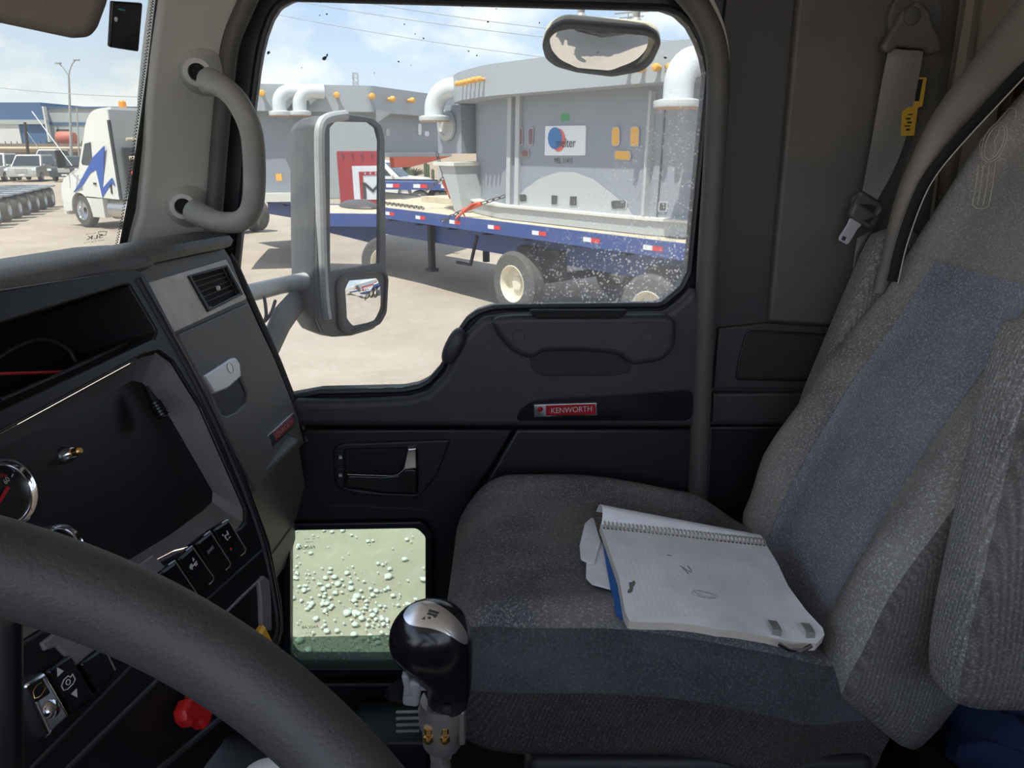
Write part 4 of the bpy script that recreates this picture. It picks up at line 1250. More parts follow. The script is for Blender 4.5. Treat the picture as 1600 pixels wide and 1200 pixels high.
def build_notebook():
    # the notebook lies on the cushion: a plane through three of its corners
    zz = lambda x: ztop(x) + .013
    def on(px, py, dz=0):
        d = ray(px, py)
        x = .2
        for _ in range(12):
            p = d * ((zz(x) + dz) / d.z); x = p.x
        return EP + p
    a, b, c, dd = on(941, 822), on(1196, 852), on(1285, 1000), on(984, 966)
    N = ((b - a).cross(dd - a)).normalized()
    if N.z < 0: N = -N
    NB = Plane(a, N, up=(b - a).cross(N))
    # sit it on the cushion: highest needed lift along the pages
    root = thing('notebook', 'open spiral notebook with soiled ruled pages lying on the seat cushion', 'notebook', (a + b + c + dd) / 4)
    pg = [(938, 818), (1196, 849), (1215, 880), (1232, 915), (1260, 952), (1286, 980), (1289, 990), (1278, 1000), (1200, 990), (1120, 990), (1050, 974), (985, 964), (978, 950), (968, 900)]
    TH = .013
    def wavy(me, k=1.0):
        for v in me.vertices:
            q = v.co - NB.O
            u, w = q.dot(NB.U), q.dot(NB.W)
            v.co += NB.N * k * (.004 * math.sin(u * 26 + .8) * (1 - math.exp(w * 5)) * .6)
        return me
    pl = NB.L(pg, .003, TH)
    # dense page block so that the sheets can wave
    def block(out, h0, h1, rows=14):
        cx = sum(p[0] for p in out) / len(out); cy = sum(p[1] for p in out) / len(out)
        dense = []
        m_ = len(out)
        for i in range(m_):
            p, q = out[i], out[(i + 1) % m_]
            k = max(1, int(math.hypot(q[0] - p[0], q[1] - p[1]) / .006))
            dense += [(p[0] + (q[0] - p[0]) * t / k, p[1] + (q[1] - p[1]) * t / k) for t in range(k)]
        loops = [[NB.pt(cx + (x - cx) * f, cy + (y - cy) * f, h0) for x, y in dense] for f in [.001] + [j / rows for j in range(1, rows + 1)]]
        loops += [[NB.pt(cx + (x - cx) * f, cy + (y - cy) * f, h1) for x, y in dense] for f in [j / rows for j in range(rows, 0, -1)] + [.001]]
        return wavy(MB().loft(loops).mesh())
    obj('pages', block(pl, .001, TH - .0004), M['paperedge'], root, smooth=30)
    top = obj('top_page', block(pl, TH - .0004, TH), M['paper'], root, smooth=30)
    cov = [(938, 822), (1196, 856), (1275, 990), (1200, 992), (1050, 984), (983, 967), (965, 955), (955, 915), (948, 880)]
    obj('cover', block(NB.L(cov, .004, 0), -.002, .0012), M['blue'], root, smooth=30)
    # ruled lines: across the page, from the coil edge to the far edge
    m = MB()
    e0, e1 = NB.uv(948, 838, TH), NB.uv(1198, 862, TH)
    f0, f1 = NB.uv(992, 960, TH), NB.uv(1262, 985, TH)
    for k in range(1, 32):
        t = k / 32
        p = Vector((e0[0] + (e1[0] - e0[0]) * t, e0[1] + (e1[1] - e0[1]) * t)); q = Vector((f0[0] + (f1[0] - f0[0]) * t, f0[1] + (f1[1] - f0[1]) * t))
        pts = [p + (q - p) * s / 12 for s in range(13)]
        loop = [NB.pt(x.x - .00017, x.y, TH + .0003) for x in pts] + [NB.pt(x.x + .00017, x.y, TH + .0003) for x in pts[::-1]]
        m.add(loop, [[i, i + 1, 24 - i, 25 - i] for i in range(12)])
    for s in (.0, 1.0):
        pts = [Vector((e0[0] + (e1[0] - e0[0]) * t / 16, e0[1] + (e1[1] - e0[1]) * t / 16)) * (1 - s) + Vector((f0[0] + (f1[0] - f0[0]) * t / 16, f0[1] + (f1[1] - f0[1]) * t / 16)) * s for t in range(17)]
        loop = [NB.pt(x.x, x.y - .0002, TH + .0003) for x in pts] + [NB.pt(x.x, x.y + .0002, TH + .0003) for x in pts[::-1]]
        m.add(loop, [[i, i + 1, 32 - i, 33 - i] for i in range(16)])
    obj('ruling', wavy(m.mesh()), M['line'], top, smooth=0)
    # scribbles and smudges
    m = MB()
    for e in (((1100, 933), 20, 5, .12), ((1097, 931), 16, 3.5, .25), ((1103, 934), 14, 4, .1)):
        (x, y), a_, b_, r_ = e
        m.tube([NB.pt(*NB.uv(x + a_ * math.cos(t) * math.cos(r_) - b_ * math.sin(t) * math.sin(r_), y + a_ * math.cos(t) * math.sin(r_) + b_ * math.sin(t) * math.cos(r_), TH), TH + .0004) for t in [2 * math.pi * k / 24 for k in range(24)]], .00022, 4, closed=True)
    obj('pencil_scribble', wavy(m.mesh()), mat('pencil', (.20, .20, .22), .8), top, smooth=0)
    for l in ([(1062, 886), (1072, 893), (1079, 897)], [(1074, 886), (1080, 895)], [(1042, 869), (1049, 870)], [(1066, 890), (1075, 899)]):
        m = MB().tube([NB.pt(*NB.uv(x, y, TH), TH + .0004) for x, y in l], .0006, 4)
        obj('pen_stroke', wavy(m.mesh()), M['beltdark'], top, smooth=0)
    m = MB()
    for x, y, rx, ry in ((987, 914, 4, 8), (990, 910, 3, 4), (985, 921, 4, 3)):
        m.prism([NB.pt(*NB.uv(x + rx * math.cos(t) * random.uniform(.7, 1.2), y + ry * math.sin(t) * random.uniform(.7, 1.2), TH), TH + .0002) for t in [2 * math.pi * k / 10 for k in range(10)]], NB.N * .0002)
    obj('stain', wavy(m.mesh()), mat('grease stain', (.16, .15, .13), .8), top, smooth=0)
    # coil
    p0, p1 = NB.hit(941, 822, TH), NB.hit(1196, 850, TH)
    n_ = 41
    coil = MB(); holes = MB()
    ax = (p1 - p0).normalized(); fw = ax.cross(NB.N).normalized()
    if fw.y > 0: fw = -fw
    for k in range(n_):
        c = p0 + (p1 - p0) * (k + .3) / n_ - NB.N * .002
        pts = [c + fw * (.0075 * math.cos(t)) + NB.N * (.0105 * math.sin(t)) + ax * (.0012 * math.cos(t)) for t in [2 * math.pi * q / 16 for q in range(16)]]
        coil.tube(pts, .0011, 6, closed=True)
        h = p0 + (p1 - p0) * (k + .3) / n_ + fw * .0062
        holes.lathe(h + NB.N * -.0005, NB.N, [(.0019, 0), (.0019, .0010)], 8)
    obj('spiral_coil', coil, M['coil'], root)
    obj('punched_holes', holes, M['ink'], top, smooth=0)
    # sheets folded over the back of the coil and hanging down behind
    hgt = lambda x, y, h: NB.hit(x, y, h)
    sheet = MB()
    A0, A1 = NB.hit(939, 822, TH), NB.hit(1194, 848, TH)
    loops = []
    prof = [(0, .008), (.004, .020), (.013, .029), (.026, .029), (.037, .021), (.043, .008)]
    pr = cr([Vector((a_, b_)) for a_, b_ in prof], 5)
    for t in range(13):
        s = t / 12
        base = A0 + (A1 - A0) * s
        k = 1 - .72 * s
        loops.append([base - fw * q.x * (1 - .35 * s) + NB.N * (q.y * k - TH * .3) for q in pr] + [base - fw * q.x * (1 - .35 * s) * 1.0 + NB.N * (q.y * k - TH * .3 - .0012) for q in pr[::-1]])
    sheet.loft(loops)
    obj('folded_sheet', sheet, M['paper'], root, smooth=60)
    # sheets turned under that stick out at the open side
    s1 = [(930, 800), (960, 806), (972, 905), (962, 916), (925, 906), (917, 898), (916, 872), (907, 870), (906, 845), (914, 806)]
    obj('under_sheet', slab(NB, [NB.L([(936, 830), (972, 905), (958, 916), (926, 907), (917, 897), (918, 850)], .006)], -.0075, -.0055, .0008), M['paper'], root)
    obj('under_sheet', slab(NB, [NB.L([(928, 800), (940, 840), (930, 876), (909, 868), (907, 846), (915, 812)], .008, .004)], -.0045, -.0025, .0008), M['paper'], root)
    # clip biting the far edge
    r2 = thing('bulldog_clip', 'small bent metal clip gripping the edge of the notebook pages', 'clip', NB.hit(1238, 992, TH))
    def strap(pts, wdt, th=.0012):
        m_ = MB()
        d = (pts[1] - pts[0]).cross(ax).normalized()
        m_.loft([[p - ax * wdt, p + ax * wdt, p + ax * wdt + d * th, p - ax * wdt + d * th] for p in pts])
        return m_
    for x, y in ((1211, 982), (1263, 986)):
        o = NB.hit(x, y, TH)
        pts = [o - fw * .012 + NB.N * .003, o + NB.N * .0025, o + fw * .006 + NB.N * .001, o + fw * .009 - NB.N * .008, o + fw * .010 - NB.N * .013]
        obj('clip_jaw', strap(pts, .0065), M['silver'], r2, smooth=30)
    p = NB.hit(1211, 992, TH) + fw * .012 - NB.N * .004; q = NB.hit(1262, 996, TH) + fw * .012 - NB.N * .004
    obj('clip_spine', MB().tube([p, p + (q - p) * .3 + fw * .006 - NB.N * .004, p + (q - p) * .7 + fw * .006 - NB.N * .004, q], .003, 8), M['chrome'], r2)
build_notebook()

def build_belt():
    root = thing('seat_belt', 'grey seat belt hanging from a triangular wall anchor with steel tongue', 'seat belt', D.hit(1380, 330, .02))
    obj('anchor_plate', MB().lathe(D.hit(1424, 30, .012), D.N, [(.050, 0), (.050, .012), (.046, .016), (0, .016)], 32), M['beltdark'], root)
    tri = [(1404, 20), (1428, 2), (1446, 18), (1452, 40), (1466, 70), (1462, 84), (1448, 86), (1440, 78), (1394, 74), (1388, 84), (1376, 84), (1373, 72), (1386, 52)]
    t = obj('anchor_cover', slab(D, [D.L(tri, .008, .03)], .026, .044, .006, 3), M['beltplastic'], root)
    u, w = D.uv(1425, 25, .044)
    obj('anchor_bolt', MB().lathe(D.pt(u, w, .042), D.N, [(.015, 0), (.015, .004), (.012, .006), (0, .006)], 24), M['beltdark'], t)
    def web(name, left, right, mat_, h0=.03, n=10):
        L1, R1 = cr(left, n), cr(right, n)
        loops = []
        for i, (a, b) in enumerate(zip(L1, R1)):
            bow = .003 * math.sin(i * .35)
            hh = h0 + .006 * math.sin(i * .22)
            pts = []
            for k in range(9):
                t_ = k / 8
                p = a + (b - a) * t_
                pts.append(D.hit(p.x, p.y, hh + .004 * math.sin(math.pi * t_ + i * .1) + bow))
            loops.append(pts + [p - D.N * .0014 for p in pts[::-1]])
        return obj(name, MB().loft(loops), mat_, root, smooth=50)
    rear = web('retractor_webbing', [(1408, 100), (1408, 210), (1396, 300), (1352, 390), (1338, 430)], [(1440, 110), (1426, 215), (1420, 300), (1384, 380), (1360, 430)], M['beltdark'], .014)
    web('webbing', [(1389, 76), (1378, 130), (1366, 200), (1356, 255), (1348, 298)], [(1443, 80), (1432, 140), (1414, 220), (1394, 270), (1371, 312)], M['belt'], .034)
    web('webbing_return', [(1340, 372), (1336, 395), (1333, 420)], [(1360, 362), (1346, 392), (1338, 420)], M['belt'], .02, 6)
    lb = slab(D, [D.L([(1380, 120), (1448, 121), (1441, 166), (1434, 168), (1428, 212), (1408, 212), (1410, 167), (1376, 166)], .002, .028)], .027, .0285)
    l = obj('warning_label', lb, M['yellow'], root, label='yellow warning label')
    mk = [slab(D, [D.L(q, 0, .0285)], .0284, .0289) for q in ([(1434, 124), (1442, 124), (1436, 158), (1429, 158)], [(1420, 178), (1428, 178), (1425, 180), (1418, 180)], [(1416, 184), (1423, 184), (1422, 187), (1415, 187)], [(1418, 190), (1425, 190), (1424, 193), (1417, 193)], [(1413, 196), (1423, 196), (1422, 198), (1413, 198)], [(1416, 201), (1422, 201), (1421, 204), (1415, 204)])]
    for me_ in mk:
        obj('label_print', me_, M['ink'], l, smooth=0)
    bk = [(1340, 298), (1346, 300), (1372, 316), (1376, 324), (1373, 340), (1362, 356), (1354, 357), (1340, 348), (1326, 340), (1324, 332), (1332, 316)]
    hole = [(1338, 316), (1342, 308), (1366, 324), (1360, 342), (1346, 334), (1335, 326)]
    b = obj('tongue_frame', slab(D, [D.L(bk, .006, .04), D.L([(1339, 309), (1368, 325), (1363, 333), (1336, 316)], .002, .04)], .036, .052, .006, 3), M['beltplastic'], root)
    tg = [(1328, 340), (1347, 351), (1340, 357), (1326, 380), (1322, 382), (1310, 375), (1311, 370), (1324, 350)]
    obj('steel_tongue', slab(D, [D.L(tg, .003, .044), D.L([(1317, 368), (1323, 371), (1320, 377), (1314, 374)], 0, .044)], .0425, .0455, .0008), M['latch'], b)
build_belt()
# ------------------------------------------------------------------ the truck's own mirrors, outside the door
def build_mirrors():
    dd = ray(540, 300).normalized()
    global MR0, MIRC
    MR0 = Vector((.955, .275, -.045)).normalized()
    N = (MR0 - dd).normalized()
    c = at_y(545, 345, 1.86); MIRC = c
    MP = Plane(c, N)
    root = thing('side_mirror', 'tall dusty grey door mirror with flat glass over a small convex glass', 'mirror', at_y(470, 500, 1.7))
    rim = [(494, 195), (503, 181), (540, 178), (578, 184), (592, 196), (597, 215), (600, 480), (594, 502), (578, 514), (545, 524), (515, 526), (500, 520), (492, 500), (491, 400)]
    rl = MP.L(rim, .02)
    cx = sum(p[0] for p in rl) / len(rl); cy = sum(p[1] for p in rl) / len(rl)
    loops = [[MP.pt(cx + (x - cx) * f, cy + (y - cy) * g, h) for x, y in rl] for f, g, h in ((.97, .985, -.001), (1, 1, -.006), (1.0, 1.0, -.03), (.95, .985, -.07), (.80, .95, -.105), (.45, .80, -.13), (.05, .3, -.138))]
    obj('housing', MB().loft(loops), M['mhouse'], root, smooth=60)
    obj('mirror_bezel', slab(MP, [rl, MP.L([(511, 200), (520, 190), (572, 191), (584, 200), (589, 220), (588, 411), (512, 424)], .006)], 0, .010, .003), M['mhouse'], root)
    obj('bezel_post', MB().tube([MP.hit(q.x, q.y, .010) for q in cr([(540, 180), (512, 185), (501, 197), (499, 230), (501, 320), (503, 400), (507, 470), (511, 498)], 6)], .012, 10), M['mpost'], root)
    obj('flat_glass', slab(MP, [MP.L([(509, 196), (520, 188), (574, 190), (586, 200), (591, 220), (590, 414), (510, 427)], .006)], .001, .004), M['mirror'], root, smooth=0)
    cgl = MP.L([(525, 442), (534, 433), (592, 426), (597, 436), (594, 482), (584, 500), (540, 517), (530, 510)], .03)
    fr = MP.L([(518, 440), (530, 428), (594, 420), (601, 432), (598, 488), (588, 506), (540, 523), (522, 514)], .03)
    obj('convex_bezel', slab(MP, [fr, cgl], .004, .016, .003), M['seal_black'], root)
    ccx = sum(p[0] for p in cgl) / len(cgl); ccy = sum(p[1] for p in cgl) / len(cgl)
    loops = []
    for k in range(0, 13):
        f = 1.02 - k / 12 * 1.0
        loops.append([MP.pt(ccx + (x - ccx) * f, ccy + (y - ccy) * f, .017 - (math.hypot((x - ccx) * f, (y - ccy) * f) ** 2) / (2 * .38)) for x, y in cgl])
    obj('convex_glass', MB().loft(loops, cap=False), M['mirror'], root, smooth=80)
    q = MP.hit(484, 438, -.03)
    obj('mirror_arm', MB().tube([at_y(300, 470, 1.46), at_y(385, 459, 1.58), at_y(440, 446, 1.74), q], [.020, .020, .020, .022], 14), M['mpost'], root)
    obj('mirror_strut', MB().tube([at_y(400, 590, 1.50), at_y(440, 500, 1.62), at_y(470, 462, 1.80)], [.03, .034, .030], 12, flat=.5), M['mhouse'], root)
    obj('cable', MB().tube(cr([at_y(413, 464, 1.62), at_y(416, 490, 1.62), at_y(414, 502, 1.62), at_y(424, 488, 1.64), at_y(430, 470, 1.68)], 5), .004, 6), M['mhouse'], root)
    # look-down mirror over the window
    LP = Plane(at_y(940, 70, 1.60), (.0, -.55, -.83))
    root = thing('lookdown_mirror', 'small cream convex mirror hung above the side window', 'mirror', at_y(940, 70, 1.62))
    ol = [(847, 67), (852, 48), (862, 36), (882, 27), (940, 32), (1012, 38), (1028, 46), (1033, 62), (1020, 90), (1005, 105), (956, 114), (900, 107), (868, 98), (852, 86)]
    il = [(856, 66), (860, 52), (870, 43), (890, 39), (940, 44), (1006, 49), (1020, 54), (1024, 63), (1013, 85), (1000, 98), (956, 106), (902, 99), (874, 91), (860, 80)]
    ol2, il2 = LP.L(ol, .04), LP.L(il, .04)
    cx = sum(p[0] for p in ol2) / len(ol2); cy = sum(p[1] for p in ol2) / len(ol2)
    loops = [[LP.pt(cx + (x - cx) * f, cy + (y - cy) * f + o, h) for x, y in ol2] for f, h, o in ((.99, .002, 0), (1, -.004, 0), (.98, -.009, 0), (.90, -.013, 0), (.6, -.017, 0), (.1, -.018, 0))]
    obj('shell', MB().loft(loops), M['cream'], root, smooth=60)
    obj('rubber_rim', slab(LP, [ol2, il2], .0, .012, .004), M['seal_black'], root)
    cx = sum(p[0] for p in il2) / len(il2); cy = sum(p[1] for p in il2) / len(il2)
    loops = []
    for k in range(13):
        f = 1.02 - k / 12
        loops.append([LP.pt(cx + (x - cx) * f, cy + (y - cy) * f, .016 - (math.hypot((x - cx) * f, (y - cy) * f) ** 2) / (2 * .35)) for x, y in il2])
    obj('convex_glass', MB().loft(loops, cap=False), M['mirror'], root, smooth=80)
    for x0, x1, y0, y1 in ((907, 911, 33, -40), (993, 1000, 40, -40)):
        b = LP.hit(x0, y0, -.01)
        k = obj('bracket', MB().lathe(b + Vector((0, .0, -.006)), at_y(x1, y1, b.y) - b, [(.011, 0), (.014, .006), (.012, .014), (.007, .02), (.007, .09)], 14), M['mpost'], root)
build_mirrors()

# ------------------------------------------------------------------ the yard
G = {}
G['ground'] = mat('pale dusty dirt', (.43, .365, .295), .95, bump=.8, bscale=3, var=.85, vscale=.5, col2=(.32, .265, .21), spec=.1, fine=.3, fscale=9, fc=(.54, .48, .41))
G['steel'] = mat('primed grey steel', (.27, .295, .33), .55, var=.4, vscale=1.2, col2=(.23, .25, .285))
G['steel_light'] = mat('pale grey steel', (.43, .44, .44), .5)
G['flange'] = mat('flange grey', (.37, .395, .41), .5, var=.3, vscale=1.5, col2=(.33, .35, .37))
G['cream'] = mat('cream base plate', (.66, .64, .57), .6)
G['pipe'] = mat('pale pipe grey', (.62, .64, .64), .35)
G['cap'] = mat('orange plastic cap', (.80, .42, .08), .5)
G['rust'] = mat('primer flange face', (.45, .28, .18), .7)
G['blue'] = mat('trailer blue', (.035, .075, .26), .5, var=.5, vscale=3, col2=(.06, .09, .2))
G['deck'] = mat('trailer planks', (.62, .54, .40), .8, var=.7, vscale=4, col2=(.48, .40, .28))
G['tyre'] = mat('dusty tyre', (.10, .095, .088), .9)
G['rim'] = mat('cream wheel rim', (.72, .66, .52), .5)
G['under'] = mat('dark underframe', (.03, .03, .035), .8)
G['tape_w'] = mat('tape white', (.75, .75, .75), .4)
G['tape_r'] = mat('tape red', (.62, .04, .05), .4)
G['chain'] = mat('chain steel', (.14, .12, .11), .5, .6)
G['binder'] = mat('red binder paint', (.62, .10, .04), .5)
G['signw'] = mat('white sign', (.78, .80, .82), .5)
G['signb'] = mat('sign blue', (.01, .16, .42), .5)
G['signr'] = mat('sign red', (.72, .12, .09), .5)
G['green'] = mat('green paint patch', (.04, .30, .10), .6)
G['hole'] = mat('dark opening', (.07, .07, .075), .8)
G['inner'] = mat('orange inside', (.82, .42, .04), .6)
G['maroon'] = mat('maroon inside', (.20, .08, .08), .6)
G['white'] = mat('truck white', (.72, .72, .68), .3, coat=.3)
G['tblue'] = mat('truck decal blue', (.03, .10, .42), .4)
G['dark'] = mat('dark glass', (.04, .05, .055), .15)
G['silver'] = mat('car silver', (.48, .48, .46), .3, .3)
G['darkcar'] = mat('dark car paint', (.05, .055, .065), .3)
G['bblue'] = mat('blue cladding', (.07, .14, .27), .6)
G['bwhite'] = mat('white cladding', (.62, .63, .62), .6)
G['bgrey'] = mat('grey cladding', (.40, .43, .43), .6)
G['wall'] = mat('brown block wall', (.24, .19, .155), .9, var=.5, vscale=2, col2=(.19, .15, .12))
G['tan'] = mat('tan wall', (.55, .44, .34), .9)
G['redc'] = mat('container red', (.42, .045, .055), .5, var=.3, vscale=1, col2=(.33, .04, .045))
G['pole'] = mat('galvanised pole', (.35, .36, .36), .5)
G['wood'] = mat('dark post', (.07, .05, .04), .9)
G['tree'] = mat('dusty leaves', (.07, .09, .05), .9)
G['stone'] = mat('pale gravel stone', (.72, .72, .66), .9)
G['orange'] = mat('beacon orange', (.85, .30, .03), .4)
G['chrome'] = M['chrome']

def ground():
    m = MB()
    n = 60
    vs, fs = [], []
    for i in range(n + 1):
        for j in range(n + 1):
            x = (i / n * 2 - 1); y = (j / n * 2 - 1)
            X = math.copysign(abs(x) ** 2.2, x) * 260; Y = math.copysign(abs(y) ** 2.2, y) * 260
            vs.append((X, Y, -.03 + .025 * math.sin(X * .9) * math.cos(Y * .7) * min(1, abs(X) + abs(Y))))
    for i in range(n):
        for j in range(n):
            a = i * (n + 1) + j
            fs.append([a, a + n + 1, a + n + 2, a + 1])
    m.add(vs, fs)
    struct(obj('ground', m, G['ground'], smooth=60, loc=Vector((0, 0, 0))), 'pale dusty dirt yard', 'ground')
    m = MB()
    for k in range(330):
        px = random.uniform(450, 670); py = 880 + (px - 450) * .35 + random.gauss(25, 32)
        if k % 3 == 0: px, py = random.uniform(455, 668), random.uniform(820, 1035)
        p = at_z(px, py, -2.5)
        if p.y < 2.2 or p.y > 6: continue
        s = min(.030, abs(random.gauss(.006, .008)) + .003)
        bm = bmesh.new(); bmesh.ops.create_icosphere(bm, subdivisions=1, radius=1)
        vs = [Vector((v.co.x * s * random.uniform(.7, 1.3), v.co.y * s * random.uniform(.7, 1.3), v.co.z * s * .6)) + Vector((p.x, p.y, .0)) for v in bm.verts]
        bm.verts.index_update()
        m.add(vs, [[v.index for v in f.verts] for f in bm.faces]); bm.free()
    tag(obj('gravel', m, G['stone'], smooth=80), 'scattered pale gravel stones on the dirt below the small lower window', 'gravel', kind='stuff')
ground()

# trailer frame: s along the trailer (away from us), d inwards from the near deck edge
T0 = Vector((1.70, 9.1)); TE = Vector((-.63, .78)).normalized(); TI = Vector((.78, .63)).normalized()
def T(s, d, z):
    q = T0 + TE * s + TI * d
    return V(q.x, q.y, z)
def tbox(m, s0, s1, d0, d1, z0, z1):
    m.loft([[T(s, d0, z0), T(s, d1, z0), T(s, d1, z1), T(s, d0, z1)] for s in (s0, s1)])
    return m
def wheel_parts(root, c, axis, r, wdt, rimmat):
    ax = Vector(axis).normalized()
    w = obj('wheel', MB().lathe(c - ax * wdt / 2, ax, [(r * .56, .0), (r * .9, 0), (r, wdt * .15), (r, wdt * .85), (r * .9, wdt), (r * .58, wdt), (r * .56, wdt * .8), (r * .56, 0)], 36, cap=False), G['tyre'], root)
    o = wdt * .98
    obj('wheel_rim', MB().lathe(c - ax * wdt / 2, ax, [(r * .60, o), (r * .56, o + .01), (r * .53, o - .01), (r * .50, o - .13), (r * .22, o - .14), (r * .20, o - .09), (0, o - .09)], 36, cap=False), rimmat, w)
    return w
def build_trailer():
    root = thing('flatbed_trailer', 'long blue flatbed trailer with red and white tape carrying the grey furnace shells', 'trailer', T(6, 1.25, -2.5))
    tbox_ = lambda *a: tbox(MB(), *a)
    obj('deck', tbox_(-4.4, 14.5, .06, 2.54, -1.14, -1.085), G['deck'], root)
    m = MB()
    obj('side_rail', tbox_(-4.4, 14.5, 0, .06, -1.27, -1.075), G['blue'], root)
    obj('side_rail', tbox_(-4.4, 14.5, 2.54, 2.6, -1.27, -1.075), G['blue'], root)
    obj('beam', tbox_(-4.0, 14.2, .72, .86, -1.72, -1.14), G['blue'], root)
    obj('beam', tbox_(-4.0, 14.2, 1.74, 1.88, -1.72, -1.14), G['blue'], root)
    for k in range(-4, 14):
        obj('crossmember', tbox_(k + .45, k + .53, .06, 2.54, -1.32, -1.14), G['under'], root)
    for k in range(-3, 12):
        s = .87 + 1.06 * (k - 0) if k < 99 else 0
        for a, b, mm in ((s, s + .16, 'tape_r'), (s + .16, s + .31, 'tape_w')):
            obj('reflective_tape', tbox_(a, b, -.004, .002, -1.20, -1.14), G[mm], root, smooth=0)
    for s in (2.75, .02, -2.8):
        c = T(s, .16, -2.0)
        wheel_parts(root, c, (-TI.x, -TI.y, 0), .50, .26, G['rim'])
        wheel_parts(root, T(s, 2.42, -2.0), (TI.x, TI.y, 0), .50, .26, G['rim'])
        obj('axle', MB().tube([T(s, .2, -2.0), T(s, 2.4, -2.0)], .07, 10), G['under'], root)
        obj('hanger', tbox_(s - .5, s + .5, .55, .72, -1.95, -1.5), G['under'], root)
    obj('landing_leg', tbox_(5.9, 6.0, .6, .7, -2.2, -1.3), G['under'], root)
    obj('landing_leg', tbox_(5.9, 6.0, 1.9, 2.0, -2.2, -1.3), G['under'], root)
    obj('landing_foot', tbox_(5.86, 6.04, .56, .74, -2.26, -2.2), G['under'], root)
    obj('rub_bar', MB().tube([T(4.0, .3, -1.4), T(4.2, .3, -1.9), T(4.6, .3, -1.9)], .03, 8), G['under'], root)
    return root
build_trailer()

def poly_off(poly, o):
    """Grow a plan outline outwards."""
    n = len(poly); out = []
    ar = sum(poly[i][0] * poly[(i + 1) % n][1] - poly[(i + 1) % n][0] * poly[i][1] for i in range(n))
    sg = 1 if ar > 0 else -1
    for i in range(n):
        p, a, b = Vector(poly[i]), Vector(poly[i - 1]), Vector(poly[(i + 1) % n])
        d1, d2 = (p - a).normalized(), (b - p).normalized()
        n1, n2 = Vector((d1.y, -d1.x)) * sg, Vector((d2.y, -d2.x)) * sg
        k = (n1 + n2); k /= max(.3, k.dot(n1))
        out.append(tuple(p + k * o))
    return out
def elbow(root, name, c, out, r, rad, leg=.12):
    """A bent pipe: leaves along OUT, turns down, ends in a bolted foot flange."""
    out = Vector(out).normalized()
    pts = [c - out * .25, c] + [c + out * rad * math.sin(a) + Vector((0, 0, -rad * (1 - math.cos(a)))) for a in [math.pi / 2 * k / 10 for k in range(1, 11)]]
    e = pts[-1] + Vector((0, 0, -leg)); pts.append(e)
    p = obj(name, MB().tube(pts, r, 20), G['pipe'], root)
    obj('foot_flange', MB().lathe(e + Vector((0, 0, -.07)), (0, 0, 1), [(r * 1.55, 0), (r * 1.6, .02), (r * 1.6, .07), (r * 1.1, .09)], 24), G['pipe'], p)
    obj('flange_face', MB().lathe(e + Vector((0, 0, -.085)), (0, 0, 1), [(r * 1.5, 0), (r * 1.5, .016)], 24), G['rust'], p)
def pt2(s, d):
    q = T0 + TE * s + TI * d
    return (q.x, q.y)
ZT, ZF, ZB, Z0 = 1.17, .735, -.86, -1.075
